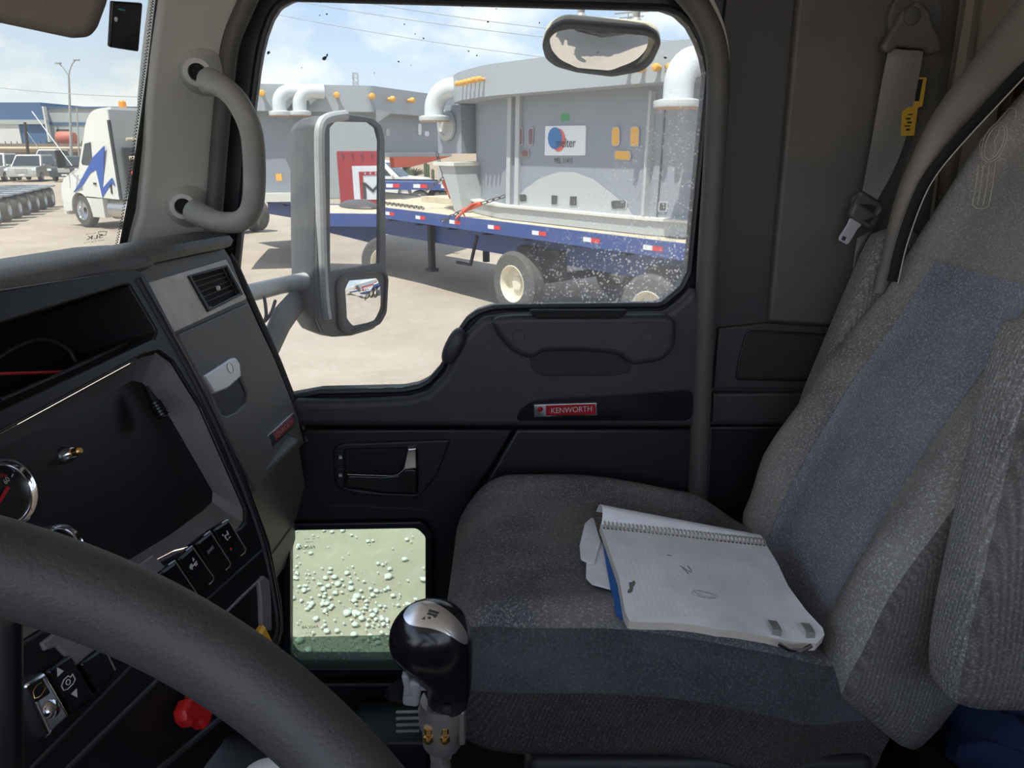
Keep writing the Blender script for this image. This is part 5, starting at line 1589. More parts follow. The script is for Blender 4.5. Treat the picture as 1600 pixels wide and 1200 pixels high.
def build_furnace_near():
    root = thing('furnace_shell', 'grey steel furnace shell with white logo sign standing on the blue flatbed', 'furnace shell', T(2, 2, Z0))
    plan = [pt2(*q) for q in ((-3.4, 1.25), (.46, .55), (3.40, .50), (4.4, .78), (5.15, 1.15), (5.3, 2.4), (4.4, 3.5), (-2.4, 3.5))]
    fl = poly_off(plan, .42)
    # round the flange corners into a smooth sweep
    fl = rnd(fl, 2.2, 10)
    up = lambda pl, z: [V(x, y, z) for x, y in pl]
    obj('wall', MB().loft([up(plan, ZB), up(plan, ZF)]), G['steel'], root, smooth=20)
    obj('top_flange', MB().loft([up(fl, ZF), up(fl, ZT)]), G['flange'], root, smooth=30)
    bp_ = poly_off(plan, .20)
    b = obj('base_plate', MB().loft([up(bp_, ZB - .03), up(bp_, ZB)]), G['cream'], root, smooth=20)
    obj('base_skirt', MB().loft([up(poly_off(plan, .16), Z0), up(poly_off(plan, .16), ZB - .03)]), G['steel_light'], root, smooth=20)
    # facet plane of the signed face
    o = V(*pt2(.46, .55), 0)
    ex = (V(*pt2(3.40, .50), 0) - o).normalized()
    FN = Vector((0, 0, 1)).cross(ex)
    if FN.dot(o - EP) > 0: FN = -FN
    FP = Plane(o, FN)
    F2 = FP
    def plate(name, pts, h0, h1, m_, r=0, parent=root, bev=0):
        return obj(name, slab(FP, [FP.L(pts, r, h1)], h0, h1, bev), m_, parent, smooth=30)
    for x0, x1 in ((793, 799), (806, 812)):
        plate('rib', [(x0, 145), (x1, 145), (x1 - 3, 322), (x0 - 3, 321)], -.02, .05, G['steel_light'])
    plate('rib', [(1014, 142), (1018, 142), (1005, 341), (1001, 341)], -.02, .09, G['steel_light'])
    # arch of sunlight low on the face, built as a paler plate
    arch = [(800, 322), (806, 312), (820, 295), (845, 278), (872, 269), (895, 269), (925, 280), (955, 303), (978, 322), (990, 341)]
    plate('sunlit_arch', arch, -.01, .012, G['steel_light'])
    s = plate('sign', [(852, 197), (915, 196), (914, 243), (851, 243)], 0, .02, G['signw'], .02)
    s['label'] = 'white sign with blue and red discs'
    def disc(name, x, y, rx, ry, h, m_):
        obj(name, slab(FP, [FP.L([(x + rx * math.cos(a), y + ry * math.sin(a)) for a in [2 * math.pi * k / 40 for k in range(40)]], 0, h)], h - .004, h), m_, s, smooth=0)
    disc('red_disc', 872.5, 219, 10.5, 18, .026, G['signr'])
    disc('blue_disc', 866.8, 216, 10.8, 17, .031, G['signb'])
    u, w = FP.uv(884, 223, .03)
    obj('sign_lettering', text_mesh('melter', FP, u, w, .034, .40, .12), M['ink'], s, smooth=0)
    u, w = FP.uv(880.5, 251, .0)
    obj('serial_number', text_mesh('MEL 31415', FP, u, w, .004, .38, .075), M['ink'], root, smooth=0)
    plate('paint_patch', [(876, 178), (889, 177), (890, 189), (876, 190)], 0, .004, G['green'], .01)
    for pts, inn, r in (([(956, 198), (968, 197), (968, 228), (955, 229)], 'inner', .06), ([(985, 197), (999, 197), (998, 230), (984, 229)], 'inner', .06), ([(960, 235), (986, 236), (985, 251), (959, 249)], 'inner', .05), ([(811, 199), (816, 199), (816, 227), (811, 227)], 'maroon', .03), ([(826, 200), (833, 199), (832, 227), (826, 227)], 'maroon', .03), ([(814, 234), (826, 234), (826, 245), (815, 245)], 'maroon', .04), ([(810, 303), (823, 303), (824, 315), (812, 316)], 'hole', .04), ([(861, 304), (872, 305), (871, 320), (861, 320)], 'hole', .015), ([(890, 306), (902, 306), (902, 322), (889, 322)], 'hole', .015), ([(952, 313), (980, 312), (979, 326), (955, 327)], 'hole', .05)):
        sl = plate('slot_rim', pts, .008, .022, G['steel_light'], r)
        q = FP.L(pts, r, .022); cx = sum(p[0] for p in q) / len(q); cy = sum(p[1] for p in q) / len(q)
        obj('slot_opening', slab(FP, [[(cx + (x - cx) * .86, cy + (y - cy) * .9) for x, y in q]], .010, .024), G[inn], sl, smooth=0)
    # right hand facet beyond the rib: one more square slot
    o2 = V(*pt2(.46, .55), 0); e2 = (o2 - V(*pt2(-3.4, 1.25), 0)).normalized()
    n2 = Vector((0, 0, 1)).cross(e2)
    if n2.dot(o2 - EP) > 0: n2 = -n2
    FQ = Plane(o2, n2)
    sl = obj('slot_rim', slab(FQ, [FQ.L([(1029, 315), (1043, 315), (1042, 331), (1028, 331)], .02, .02)], .0, .02), G['steel_light'], root)
    obj('slot_opening', slab(FQ, [FQ.L([(1031, 317), (1041, 317), (1040, 329), (1030, 329)], .01, .02)], .01, .023), G['hole'], sl, smooth=0)
    plq = obj('seam', slab(FQ, [FQ.L([(1040, 145), (1042, 145), (1027, 343), (1025, 343)], 0, .01)], 0, .012), G['hole'], root)
    # orange caps on the flange
    from mathutils.bvhtree import BVHTree
    bv = bvh_of(MB().loft([up(fl, ZF), up(fl, ZT)]).mesh())
    for x, y in ((724, 131), (730, 130), (736.5, 128.5), (743, 127), (750, 125), (757, 124), (1007, 108), (1031, 106), (1054, 105), (1077, 84), (985, 110)):
        d = ray(x, y).normalized(); loc, nor, i, dist = bv.ray_cast(EP, d)
        if loc is None: continue
        if nor.dot(d) > 0: nor = -nor
        r = .045 if x > 800 else .04
        obj('plug', MB().lathe(loc, nor, [(r * .6, 0), (r * .6, .06), (r, .062), (r * 1.05, .10), (r * .8, .14), (0, .15)], 16), G['cap'], root)
    u = ray(1042, 107).normalized(); loc, nor, i, dist = bv.ray_cast(EP, u)
    if loc is not None:
        if nor.dot(u) > 0: nor = -nor
        obj('stencil_letter', text_mesh('S', Plane(loc, nor), 0, 0, .006, .045, .075), M['ink'], root, smooth=0)
    d = ray(1086, 100).normalized(); loc, nor, i, dist = bv.ray_cast(EP, d)
    elbow(root, 'elbow_pipe', loc + Vector((0, 0, .02)), (-TI.x, -TI.y, 0), .17, .26, .16)
    c = V(*pt2(5.25, .75), .98)
    elbow(root, 'elbow_pipe', c, (TE.x * .9 - .3, TE.y * .4 - .1, 0), .17, .36, .10)
    # tapered leg and block at the far end of the shell
    m = MB().loft([[T(4.9, .5, -.30), T(5.35, .5, -.30), T(5.35, 1.3, -.30), T(4.9, 1.3, -.30)], [T(4.75, .55, -1.075), T(5.0, .55, -1.075), T(5.0, 1.2, -1.075), T(4.75, 1.2, -1.075)]])
    obj('tapered_leg', m, G['steel_light'], root, smooth=20)
    obj('leg_cap', tbox(MB(), 4.85, 5.5, .45, 1.35, -.30, -.24), G['cream'], root, smooth=20)
    obj('side_block', tbox(MB(), 5.3, 6.2, 1.0, 1.6, -.66, -.36), G['steel_light'], root, smooth=20)
    obj('side_wing', tbox(MB(), 5.25, 6.0, .9, 1.6, -.10, .72), G['steel'], root, smooth=20)
    wc = T(5.65, .88, .38)
    obj('port_ring', MB().lathe(wc, (-TI.x, -TI.y, 0), [(.26, 0), (.26, .05), (.20, .08), (.17, .08), (.15, .05), (0, .05)], 28), G['steel_light'], root)
build_furnace_near()

def build_furnace_far():
    P1, P2, P3 = (-5.07, 15.6), (-2.85, 16.1), (-1.35, 19.9)
    root = thing('furnace_shell', 'second grey furnace shell partly hidden behind the door mirror', 'furnace shell', V(-4, 17.5, Z0))
    fl = [(-6.1, 15.35), P1, P2, P3, (-3.5, 21.5), (-7, 21)]
    up = lambda pl, z: [V(x, y, z) for x, y in pl]
    flr = rnd(fl, .25, 4)
    obj('top_flange', MB().loft([up(flr, .70), up(flr, 1.2)]), G['flange'], root, smooth=20)
    wl = poly_off(fl, -.30)
    wall = [wl[0], wl[1], wl[2], (wl[2][0] - .3, wl[2][1] + 2.4), (-6.5, 18.8)]
    obj('wall', MB().loft([up(wall, -.9), up(wall, .70)]), G['steel'], root, smooth=20)
    bz = poly_off(wall, .2)
    obj('base_plate', MB().loft([up(bz, -1.075), up(bz, -.9)]), G['cream'], root, smooth=20)
    side = [wl[2], wl[3], (wl[3][0] - .5, wl[3][1] + .1), (wl[2][0] - .5, wl[2][1] + .2)]
    obj('bridge_wall', MB().loft([up(side, -.12), up(side, .70)]), G['steel'], root, smooth=20)
    ledge = poly_off(side, .12)
    obj('bridge_ledge', MB().loft([up(ledge, -.2), up(ledge, -.1)]), G['steel_light'], root, smooth=20)
    bv = bvh_of(MB().loft([up(flr, .70), up(flr, 1.2)]).mesh())
    bw = bvh_of(MB().loft([up(side, -.12), up(side, .70)]).mesh())
    for x, y in ((410, 146), (502, 148), (526, 149), (578, 151), (606, 155), (637, 157)):
        d = ray(x, y).normalized(); loc, nor, i, dist = bv.ray_cast(EP, d)
        if loc is None: continue
        if nor.dot(d) > 0: nor = -nor
        obj('plug', MB().lathe(loc, nor, [(.035, 0), (.035, .08), (.06, .082), (.062, .13), (.05, .17), (0, .18)], 16), G['cap'], root)
    for x in (447, 478):
        d = ray(x, 142).normalized(); loc, nor, i, dist = bv.ray_cast(EP, d)
        elbow(root, 'elbow_pipe', loc + Vector((.14, -.17, -.02)), (-.92, -.38, 0), .135, .24, .14)
    for x, y, rx, ry, m_ in ((655, 202, 2.6, 9, 'signw'), (666, 209, 3.4, 4, 'signw'), (605, 207, 3, 6, 'steel_light')):
        d = ray(x, y).normalized(); loc, nor, i, dist = bw.ray_cast(EP, d)
        if loc is None: continue
        if nor.dot(d) > 0: nor = -nor
        q = Plane(loc, nor)
        obj('opening', slab(q, [q.L([(x + rx * math.copysign(abs(math.cos(a)) ** .6, math.cos(a)), y + ry * math.copysign(abs(math.sin(a)) ** .6, math.sin(a))) for a in [2 * math.pi * k / 16 for k in range(16)]])], 0, .02), G[m_], root, smooth=0)
    a0 = at_y(586, 168, 15.9); a1 = at_y(610, 176, 16.4)
    obj('gusset', MB().prism([at_y(587, 170, 16.0), at_y(611, 175, 16.6), at_y(588, 192, 16.0)], Vector((.0, .12, 0))), G['steel_light'], root, smooth=0)
    obj('support_frame', MB().prism([V(-2.6, 16.9, -.2), V(-1.5, 19.4, -.2), V(-2.3, 17.6, -.42), V(-2.6, 17.0, -.42)], Vector((-.1, .06, 0))), G['binder'], root, smooth=0)
    obj('label_plate', MB().box(at_y(436, 277, 15.75), (.12, .03, .14)), G['cap'], root, smooth=0)
build_furnace_far()

def link_chain(a, b, r=.022, sag=.0, n=None):
    """A chain of interlocked links between two points."""
    m = MB()
    n = n or max(3, int((b - a).length / .09))
    ax = (b - a).normalized()
    x = ax.orthogonal().normalized(); y = ax.cross(x)
    L_ = (b - a).length / n
    for k in range(n):
        c = a + (b - a) * (k + .5) / n + Vector((0, 0, -sag * math.sin(math.pi * (k + .5) / n)))
        w = x if k % 2 else y
        pts = [c + ax * (L_ * .62 * math.cos(t)) + w * (.030 * math.sin(t)) for t in [2 * math.pi * q / 10 for q in range(10)]]
        m.tube(pts, .009, 5, closed=True)
    return m
def build_tiedowns():
    def T_px(x, y, d):
        """A point seen at x, y on the trailer's length-wise upright plane at inset d."""
        p = Plane(T(0, d, 0), (-TI.x, -TI.y, 0))
        return p.hit(x, y)
    root = thing('chain_binder', 'red ratchet chain binder tied from the deck edge up to the furnace base', 'chain binder', T(3.6, .1, -1.075))
    a, b, c, d = T_px(690, 345, -.04), T_px(722, 330, .08), T_px(752, 318, .25), T_px(790, 306, .5)
    obj('chain', link_chain(a, b), G['chain'], root)
    obj('chain', link_chain(c, d), G['chain'], root)
    obj('binder_barrel', MB().tube([b, c], .035, 10), G['binder'], root)
    obj('binder_handle', MB().tube([c + Vector((0, 0, .02)), c + (b - c) * .5 + Vector((0, -.05, .05)), T_px(712, 342, -.05)], .018, 8), G['binder'], root)
    obj('binder_hook', MB().tube([b, b + Vector((.05, 0, -.10)), T_px(712, 347, -.05)], .016, 8), G['binder'], root)
    root = thing('chain_binder', 'red chain binder hanging on the slack chain between the two furnace shells', 'chain binder', T(6.2, 1.0, -.9))
    a, b, c = T_px(682, 238, .75), T_px(694, 278, .7), T_px(664, 298, .6)
    obj('chain', link_chain(a, b), G['chain'], root)
    obj('chain', link_chain(b, c), G['chain'], root)
    obj('binder_barrel', MB().tube([T_px(694, 284, .7), T_px(701, 297, .7)], .05, 8), G['binder'], root)
    obj('binder_handle', MB().tube([T_px(696, 290, .7), T_px(703, 306, .65)], .03, 8), G['binder'], root)
    obj('binder_strap', MB().tube([T_px(701, 297, .7), T_px(703, 310, .66)], .015, 6), G['binder'], root)
    root = thing('loose_chain', 'loose dark chain stretched along the wooden deck between the furnace shells', 'chain', T(6.5, .8, -1.075))
    obj('chain', link_chain(T(5.7, .35, -1.045), T(7.5, .45, -1.045)), G['chain'], root)
    # cargo between the shells, on the trailer's far half
    root = thing('timber_stack', 'low stack of pale timber on the deck between the furnace shells', 'timber', T(6.6, 1.9, -1.085))
    for k in range(3):
        obj('timber', tbox(MB(), 5.6, 7.6, 1.5 + k * .3, 1.76 + k * .3, -1.083, -.97), G['deck'], root, smooth=0)
build_tiedowns()
class Fr:
    """A local frame on the ground: x ahead, y to the left, z up."""
    def __init__(s, o, fwd):
        s.o = Vector((o[0], o[1], 0)); s.x = Vector((fwd[0], fwd[1], 0)).normalized(); s.y = Vector((-s.x.y, s.x.x, 0))
    def __call__(s, x, y, z):
        return s.o + s.x * x + s.y * y + Vector((0, 0, z))
    def box(s, m, x0, x1, y0, y1, z0, z1):
        return m.loft([[s(x, y0, z0), s(x, y1, z0), s(x, y1, z1), s(x, y0, z1)] for x in (x0, x1)])
    def prof(s, m, pts, y0, y1, inset=None):
        """Side profile (x, z) swept across the width; inset narrows by height."""
        f = inset or (lambda x, z: 0)
        ys = [(-1, .94), (-1, 1)] if False else None
        l0 = [s(x, y0 + f(x, z), z) for x, z in pts]; l1 = [s(x, y1 - f(x, z), z) for x, z in pts]
        return m.loft([l0, l1])

def build_white_truck():
    o = at_z(124, 355, -2.5)
    f = Fr((o.x, o.y), (-.857, .515))
    root = thing('semi_truck', 'white cab semi truck with blue zigzag stripe and orange roof beacon', 'truck', f(-1, -1, 0))
    f.o = f.o - f.y * .15
    Wd = 2.35
    cab = [(-.35, 1.0), (-.30, 1.9), (-.75, 2.75), (-.95, 3.25), (-1.35, 3.60), (-2.25, 3.68), (-2.25, .95)]
    cab_s = [(-.35, 1.0), (-.30, 1.9)] + [tuple(q) for q in cr([(-.30, 1.9), (-.75, 2.75), (-.95, 3.25), (-1.35, 3.60), (-2.25, 3.68)], 5)][1:] + [(-2.25, .95)]
    obj('cab', f.prof(MB(), cab_s, -Wd, 0, lambda x, z: .18 * max(0, (z - 1.9) / 1.8) ** 2), G['white'], root, smooth=40)
    hood = [(1.15, .55), (1.22, .9), (1.18, 1.3), (1.0, 1.55), (.4, 1.78), (-.35, 1.95), (-.35, 1.0), (-.45, .9), (-.60, .55), (-.62, .45), (-.5, .45)] 
    arch = [(.58 * math.cos(a), .52 + .60 * math.sin(a)) for a in [math.pi * k / 12 for k in range(13)]]
    hp = [(1.15, .45), (1.22, .9), (1.18, 1.28), (1.0, 1.52), (.4, 1.76), (-.35, 1.98), (-.35, .9)] + [(-1.2, .9), (-1.2, .45)] + [(-x, z) for x, z in arch] 
    hp = [(1.15, .45), (1.22, .9), (1.18, 1.28), (1.0, 1.52), (.4, 1.76), (-.35, 1.98), (-.35, .95), (-1.25, .95), (-1.25, .45)] + [(-.58 * math.cos(a), .50 + .60 * math.sin(a)) for a in [math.pi * k / 12 for k in range(13)]]
    obj('hood', f.prof(MB(), hp, -Wd + .05, -.02, lambda x, z: .25 * max(0, (z - 1.2)) + .12 * max(0, x - .4)), G['white'], root, smooth=40)
    obj('bumper', f.box(MB(), 1.0, 1.3, -2.2, -.15, .35, .62), G['white'], root)
    for y, ax in ((-.20, 1), (-2.2, -1)):
        w = wheel_parts(root, f(0, y, .52), f.y * ax, .52, .30, G['chrome'])
    for k in (-1, 1):
        pass
    obj('side_window', f.prof(MB(), [(-.55, 1.98), (-.50, 2.05), (-.80, 2.62), (-1.10, 2.66), (-1.10, 1.95)], -.10, .004, lambda x, z: .18 * max(0, (z - 1.9) / 1.8) ** 2), G['dark'], root, smooth=0)
    dec = [(-.15, 1.22), (-.42, 1.50), (-1.05, 1.92), (-1.18, 1.86), (-1.40, 1.12), (-1.42, .98), (-1.75, 1.30), (-2.0, 1.42), (-2.08, 1.20), (-2.0, 1.30), (-1.75, 1.22), (-1.52, 1.20), (-1.62, 1.9), (-1.85, 2.52), (-1.80, 2.50), (-1.15, 2.15), (-1.10, 1.98), (-.5, 1.60)]
    zig = [(.25, 1.10), (-.05, 1.30), (-.95, 2.00), (-1.20, 2.22), (-1.85, 2.55), (-1.55, 1.50), (-1.45, 1.28), (-2.02, 1.60), (-2.12, 1.36), (-2.0, 1.46), (-1.36, .98), (-1.25, 1.85), (-.90, 1.72), (-.40, 1.36)]
    m = MB()
    m.loft([[f(x, .012 - .18 * max(0, (z - 1.9) / 1.8) ** 2, z) for x, z in zig], [f(x, -.02 - .18 * max(0, (z - 1.9) / 1.8) ** 2, z) for x, z in zig]])
    obj('zigzag_stripe', m, G['tblue'], root, smooth=0)
    obj('rear_panel', f.box(MB(), -2.30, -2.24, -Wd + .1, -.06, .95, 3.6), G['bgrey'], root)
    obj('edge_trim', f.box(MB(), -2.34, -2.24, -.06, 0.0, .95, 3.3), G['under'], root)
    obj('step_fairing', f.box(MB(), -1.3, -.62, -.20, -.01, .35, .95), G['white'], root)
    obj('fuel_tank', MB().lathe(f(-1.4, -.35, .62), -f.x, [(.25, 0), (.32, .03), (.32, 1.6), (.25, 1.63)], 24), M['silver'], root)
    obj('frame_rail', f.box(MB(), -6.2, -2.2, -1.6, -.8, .75, 1.0), G['under'], root)
    for x in (-4.6, -5.9):
        for y, ax in ((-.3, 1), (-2.1, -1)):
            wheel_parts(root, f(x, y, .52), f.y * ax, .52, .35, G['chrome'])
    for z, mm in ((2.75, 'deck'), (2.2, 'deck'), (1.75, 'binder'), (1.2, 'maroon')):
        obj('headache_rack_bar', MB().tube([f(-2.45, -2.0, z), f(-2.45, -.4, z)], .05, 8), G[mm], root)
    obj('headache_rack', f.box(MB(), -2.44, -2.36, -2.1, -.25, .95, 2.5), G['under'], root)
    obj('tail_block', f.box(MB(), -2.7, -2.5, -1.1, -.5, 1.28, 1.5), G['tape_w'], root)
    obj('beacon_light', MB().lathe(f(-1.9, -.8, 3.65), (0, 0, 1), [(.10, 0), (.11, .03), (.11, .20), (.08, .24), (0, .25)], 16), G['orange'], root)
    mr = f(.15, .28, 2.15)
    obj('door_mirror', MB().rbox(mr, (.12, .28, .55), .04, Matrix.Rotation(math.atan2(f.x.y, f.x.x), 3, 'Z')), M['black'], root)
    obj('mirror_arm', MB().tube([mr + Vector((0, 0, -.25)), f(-.35, -.1, 1.95)], .025, 8), M['black'], root)
    obj('hood_mirror', MB().rbox(f(.65, .05, 1.95), (.06, .2, .25), .02, Matrix.Rotation(math.atan2(f.x.y, f.x.x), 3, 'Z')), G['signw'], root)
    obj('antenna', MB().tube([f(-.2, .15, 1.95), f(.9, .5, 3.6)], .015, 6), G['signw'], root)
    obj('door_handle', f.box(MB(), -1.15, -1.0, -.02, .03, 1.38, 1.44), M['black'], root)
    obj('sleeper_vent', f.box(MB(), -1.95, -1.88, -.02, .02, 1.12, 1.4), M['black'], root)
build_white_truck()

def build_car(px, py, paint, label, wid=1.9, L=4.8, H=1.85, fwd=(.22, -1)):
    o = at_z(px, py, -2.5)
    f = Fr((o.x, o.y), fwd)
    root = thing('car', label, 'car', f(-L / 2, 0, 0), 'cars parked along the brown wall')
    h = wid / 2
    body = [(0, .45), (.03, .8), (-.1, 1.05), (-1.25, 1.15), (-1.35, 1.12), (-L + .1, 1.15), (-L, .9), (-L + .05, .40), (-.1, .35)]
    obj('body', f.prof(MB(), body, -h, h, lambda x, z: .10 * max(0, x + .5)), G[paint], root, smooth=40)
    cabn = [(-1.15, 1.12), (-1.95, H - .06), (-2.3, H), (-L + .5, H - .02), (-L + .1, 1.12)]
    obj('cabin', f.prof(MB(), cabn, -h + .04, h - .04, lambda x, z: .22 * max(0, z - 1.12)), G[paint], root, smooth=30)
    ws = [(-1.12, 1.16), (-1.90, H - .10), (-1.96, H - .10), (-1.3, 1.16)]
    obj('windscreen', f.prof(MB(), ws, -h + .12, h - .12, lambda x, z: .22 * max(0, z - 1.12)), G['dark'], root, smooth=0)
    for s in (1, -1):
        sw = [(-1.55, 1.18), (-2.1, H - .14), (-L + .6, H - .14), (-L + .4, 1.18)]
        y = s * (h - .03)
        obj('side_window', MB().loft([[f(x, s * (h - .02 - .22 * (z - 1.12)), z) for x, z in sw], [f(x, s * (h - .10 - .22 * (z - 1.12)), z) for x, z in sw]]), G['dark'], root, smooth=0)
        obj('headlight', f.box(MB(), -.05, .045, s * (h - .14) - .19, s * (h - .14) + .10, .82, .98), G['signw'], root)
        for x in (-.9, -L + .95):
            wheel_parts(root, f(x, s * (h - .12), .36), f.y * s, .36, .24, M['silver'])
        obj('side_mirror', MB().rbox(f(-1.45, s * (h + .08), 1.2), (.14, .14, .14), .03), G[paint], root)
    obj('grille', f.box(MB(), -.02, .055, -.42, .42, .68, .96), M['silver'], root)
    obj('bumper', f.box(MB(), -.1, .07, -h + .08, h - .08, .40, .60), G[paint], root)
    obj('number_plate', f.box(MB(), .06, .08, -.2, .2, .45, .56), G['signw'], root)
    return root
build_car(36, 284, 'silver', 'silver wagon facing the yard, nearest to the row of trailer wheels', 2.2, 4.9, 2.0)
build_car(103, 284, 'darkcar', 'dark sedan like wagon between the silver wagon and the white semi truck', 2.2, 4.9, 1.9)
build_car(-20, 284, 'white', 'pale car at the very edge of the row beside the silver wagon', 2.0, 4.7, 2.1)
build_car(64, 275, 'white', 'white van roof showing behind the dark wagon', 2.2, 4.8, 2.35, (.1, -1))
build_car(143, 275, 'white', 'white car behind the door mirror of the white semi truck', 2.1, 4.6, 2.2, (0, -1))

def build_modular_trailer():
    a, b = at_z(2, 351, -2.5), at_z(87, 322.5, -2.5)
    d = (b - a); n = 7
    fwd = Vector((d.x, d.y)).normalized()
    root = thing('modular_trailer', 'low modular trailer with a row of seven grey wheel sets', 'trailer', (a + b) / 2)
    f = Fr((a.x, a.y), fwd)
    Ls = d.length
    for k in range(n):
        x = Ls * (k / (n - 1)) ** 1.0 * .98
        for y in (0, 2.1):
            wheel_parts(root, f(x, y + .28, .42), (-f.y), .42, .55, M['silver'])
        obj('axle_deck', f.box(MB(), x - .38, x + .38, -.1, 2.6, .86, .92), G['steel'], root)
        obj('suspension_arm', f.box(MB(), x - .1, x + .1, .5, 1.9, .5, .95), G['steel'], root)
    obj('spine_beam', f.box(MB(), -3, Ls + .8, .9, 1.7, .55, .92), G['steel'], root)
    obj('end_beam', f.box(MB(), -1.2, -.8, -.2, 2.6, .5, .9), G['blue'], root)
build_modular_trailer()

def wallbox(m, px0, py0, px1, py1, y, dep=.4):
    a, b = at_y(px0, py0, y), at_y(px1, py1, y)
    q = (py0 + py1) / 2
    a.x, b.x = at_y(px0, q, y).x, at_y(px1, q, y).x
    return m.box(((a.x + b.x) / 2, y + dep / 2, (a.z + b.z) / 2), (abs(b.x - a.x), dep, abs(a.z - b.z)))
def build_background():
    root = thing('warehouse', 'long warehouse with blue and white cladding beyond the brown wall', 'building', Vector((-70, 100, 0)))
    B = lambda n, x0, y0, x1, y1, y, m_, dep=.4: obj(n, wallbox(MB(), x0, y0, x1, y1, y, dep), G[m_], root, smooth=0)
    B('main_hall', -260, 160, 71, 250, 96, 'bblue', 24)
    B('white_cladding', -260, 188, 33, 250, 95.8, 'bwhite')
    B('pale_band', -260, 187, 73, 194, 95.6, 'bgrey')
    B('side_hall', 71, 169, 330, 250, 97, 'bgrey', 22)
    B('blue_band', 71, 191, 330, 195, 96.9, 'bblue')
    B('roof_edge', 70, 166.5, 330, 169, 96.8, 'bblue', 22)
    w = B('window', 88, 202, 108, 208, 96.8, 'hole')
    B('corner_trim', 70, 166, 72.5, 222, 95.5, 'bwhite', .6)
    root = thing('boundary_wall', 'brown block yard wall behind the parked cars', 'wall', Vector((-60, 79, 0)))
    root['kind'] = 'structure'
    a = at_y(-300, 222, 70)
    obj('masonry', MB().box((-75, 79.2, 1.45), (110, .4, 2.9)), G['wall'], root, smooth=0)
    m = MB()
    for k in range(120):
        x = -110 + k * .6
        m.box((x, 79.2, 3.0), (.06, .06, .25))
    obj('top_spikes', m, G['wood'], root, smooth=0)
    obj('pipe_rail', MB().tube([V(-110, 78.7, -.05), V(-30, 78.7, -.05)], .14, 10), G['deck'], root)
    m = MB().box((25, 66, 1.25), (90, .4, 2.9))
    struct(obj('wall_far', m, G['tan'], smooth=0), 'tan rendered yard wall seen between the furnace shells', 'wall')
    # street lamp
    root = thing('street_lamp', 'tall double armed street lamp behind the parked cars', 'street lamp', Vector((at_y(112, 268, 75).x, 75, 0)))
    y = 77.6
    b = at_y(112, 268, 77.6); b.z = 0; t = at_y(107.5, 120, y)
    obj('pole', MB().tube([b, b + (t - b) * .5, t], [.16, .13, .09], 10), G['pole'], root)
    for q in ([(107.5, 120), (103, 112), (97, 104), (92, 99)], [(107.5, 120), (109, 110), (113, 100), (118, 94)]):
        obj('arm', MB().tube(cr([at_y(x, yy, y) for x, yy in q], 4), .06, 8), G['pole'], root)
        obj('lamp_head', MB().rbox(at_y(q[-1][0] + (1.5 if q[-1][0] > 107 else -1), q[-1][1] - .5, y), (.55, .3, .16), .05), G['pole'], root)
    root = thing('utility_pole', 'dark wooden utility pole with stay wire in front of the brown wall', 'utility pole', Vector((at_y(47, 260, 76).x, 76, 0)))
    y = 76
    obj('pole', MB().tube([Vector((at_y(46, 266, y).x, y, 0)), at_y(39, 191, y)], [.16, .12], 10), G['wood'], root)
    obj('stay_wire', MB().tube([at_y(41, 204, y), at_y(66, 240, y)], .04, 6), G['pole'], root)
    # a further pale post beside the lamp
    p = at_y(124, 266, 76); p.z = 0
    tag(obj('post', MB().tube([p, at_y(120, 168, p.y)], [.09, .06], 8), G['pole']), 'slender pale post between the street lamp and the white semi truck', 'post')
    # red tank
    c = at_y(104, 216, 84)
    tag(obj('storage_tank', MB().lathe(c + Vector((-.9, 0, 0)), (1, 0, 0), [(.2, -.12), (.6, 0), (.72, .2), (.72, 1.6), (.6, 1.8), (.2, 1.92)], 20), mat('faded red tank', (.52, .16, .12), .6)), 'faded red tank standing behind the brown wall', 'tank')
    obj_s = thing('tank_stand', 'dark steel stand carrying the faded red tank', 'stand', Vector((c.x, c.y, 0)))
    for dx in (-.6, .6):
        obj('leg', MB().box((c.x + dx, c.y, (c.z - .72) / 2), (.15, .6, c.z - .72)), G['wood'], obj_s)
    # wires
    for i, (p, q, y0, y1) in enumerate((((380, -14), (1150, 84), 60, 48), ((390, -30), (1150, 72), 60, 48), ((380, 12), (1150, 120), 62, 50))):
        a, b = at_y(*p, y0), at_y(*q, y1)
        pts = [a + (b - a) * t / 16 + Vector((0, 0, -.5 * 4 * (t / 16) * (1 - t / 16))) for t in range(17)]
        lab = ['overhead wire crossing the sky in the side window, middle of the three', 'topmost overhead wire crossing the sky in the side window', 'lowest overhead wire crossing the sky in the side window'][i]
        tag(obj('overhead_wire', MB().tube(pts, .022, 6), G['pole']), lab, 'wire', 'overhead wires over the yard')
    a, b = at_y(-120, 122, 58), at_y(260, 152, 58)
    tag(obj('overhead_wire', MB().tube([a + (b - a) * t / 12 + Vector((0, 0, -.3 * 4 * (t / 12) * (1 - t / 12))) for t in range(13)], .022, 6), G['pole']), 'overhead wire crossing the sky in front of the street lamp', 'wire', 'overhead wires over the yard')
    # masts
    def mast(px, top, base, y, w, label):
        t, b = at_y(px, top, y), at_y(px, base, y)
        root = thing('lattice_mast', label, 'mast', Vector((b.x, b.y, 0)))
        for sx in (-1, 1):
            for sy in (-1, 1):
                obj('leg', MB().tube([Vector((b.x + sx * w * 1.3, y + sy * w, 0)), Vector((t.x + sx * w, y + sy * w, t.z))], w * .14, 6), G['pole'], root)
        m = MB()
        n = int(t.z / (w * 2))
        for k in range(n):
            z0, z1 = t.z * k / n, t.z * (k + 1) / n
            s = 1 if k % 2 else -1
            for sy in (-1, 1):
                m.tube([Vector((b.x - s * w, y + sy * w, z0)), Vector((b.x + s * w, y + sy * w, z1))], w * .1, 5)
                m.tube([Vector((b.x - w, y + sy * w, z1)), Vector((b.x + w, y + sy * w, z1))], w * .1, 5)
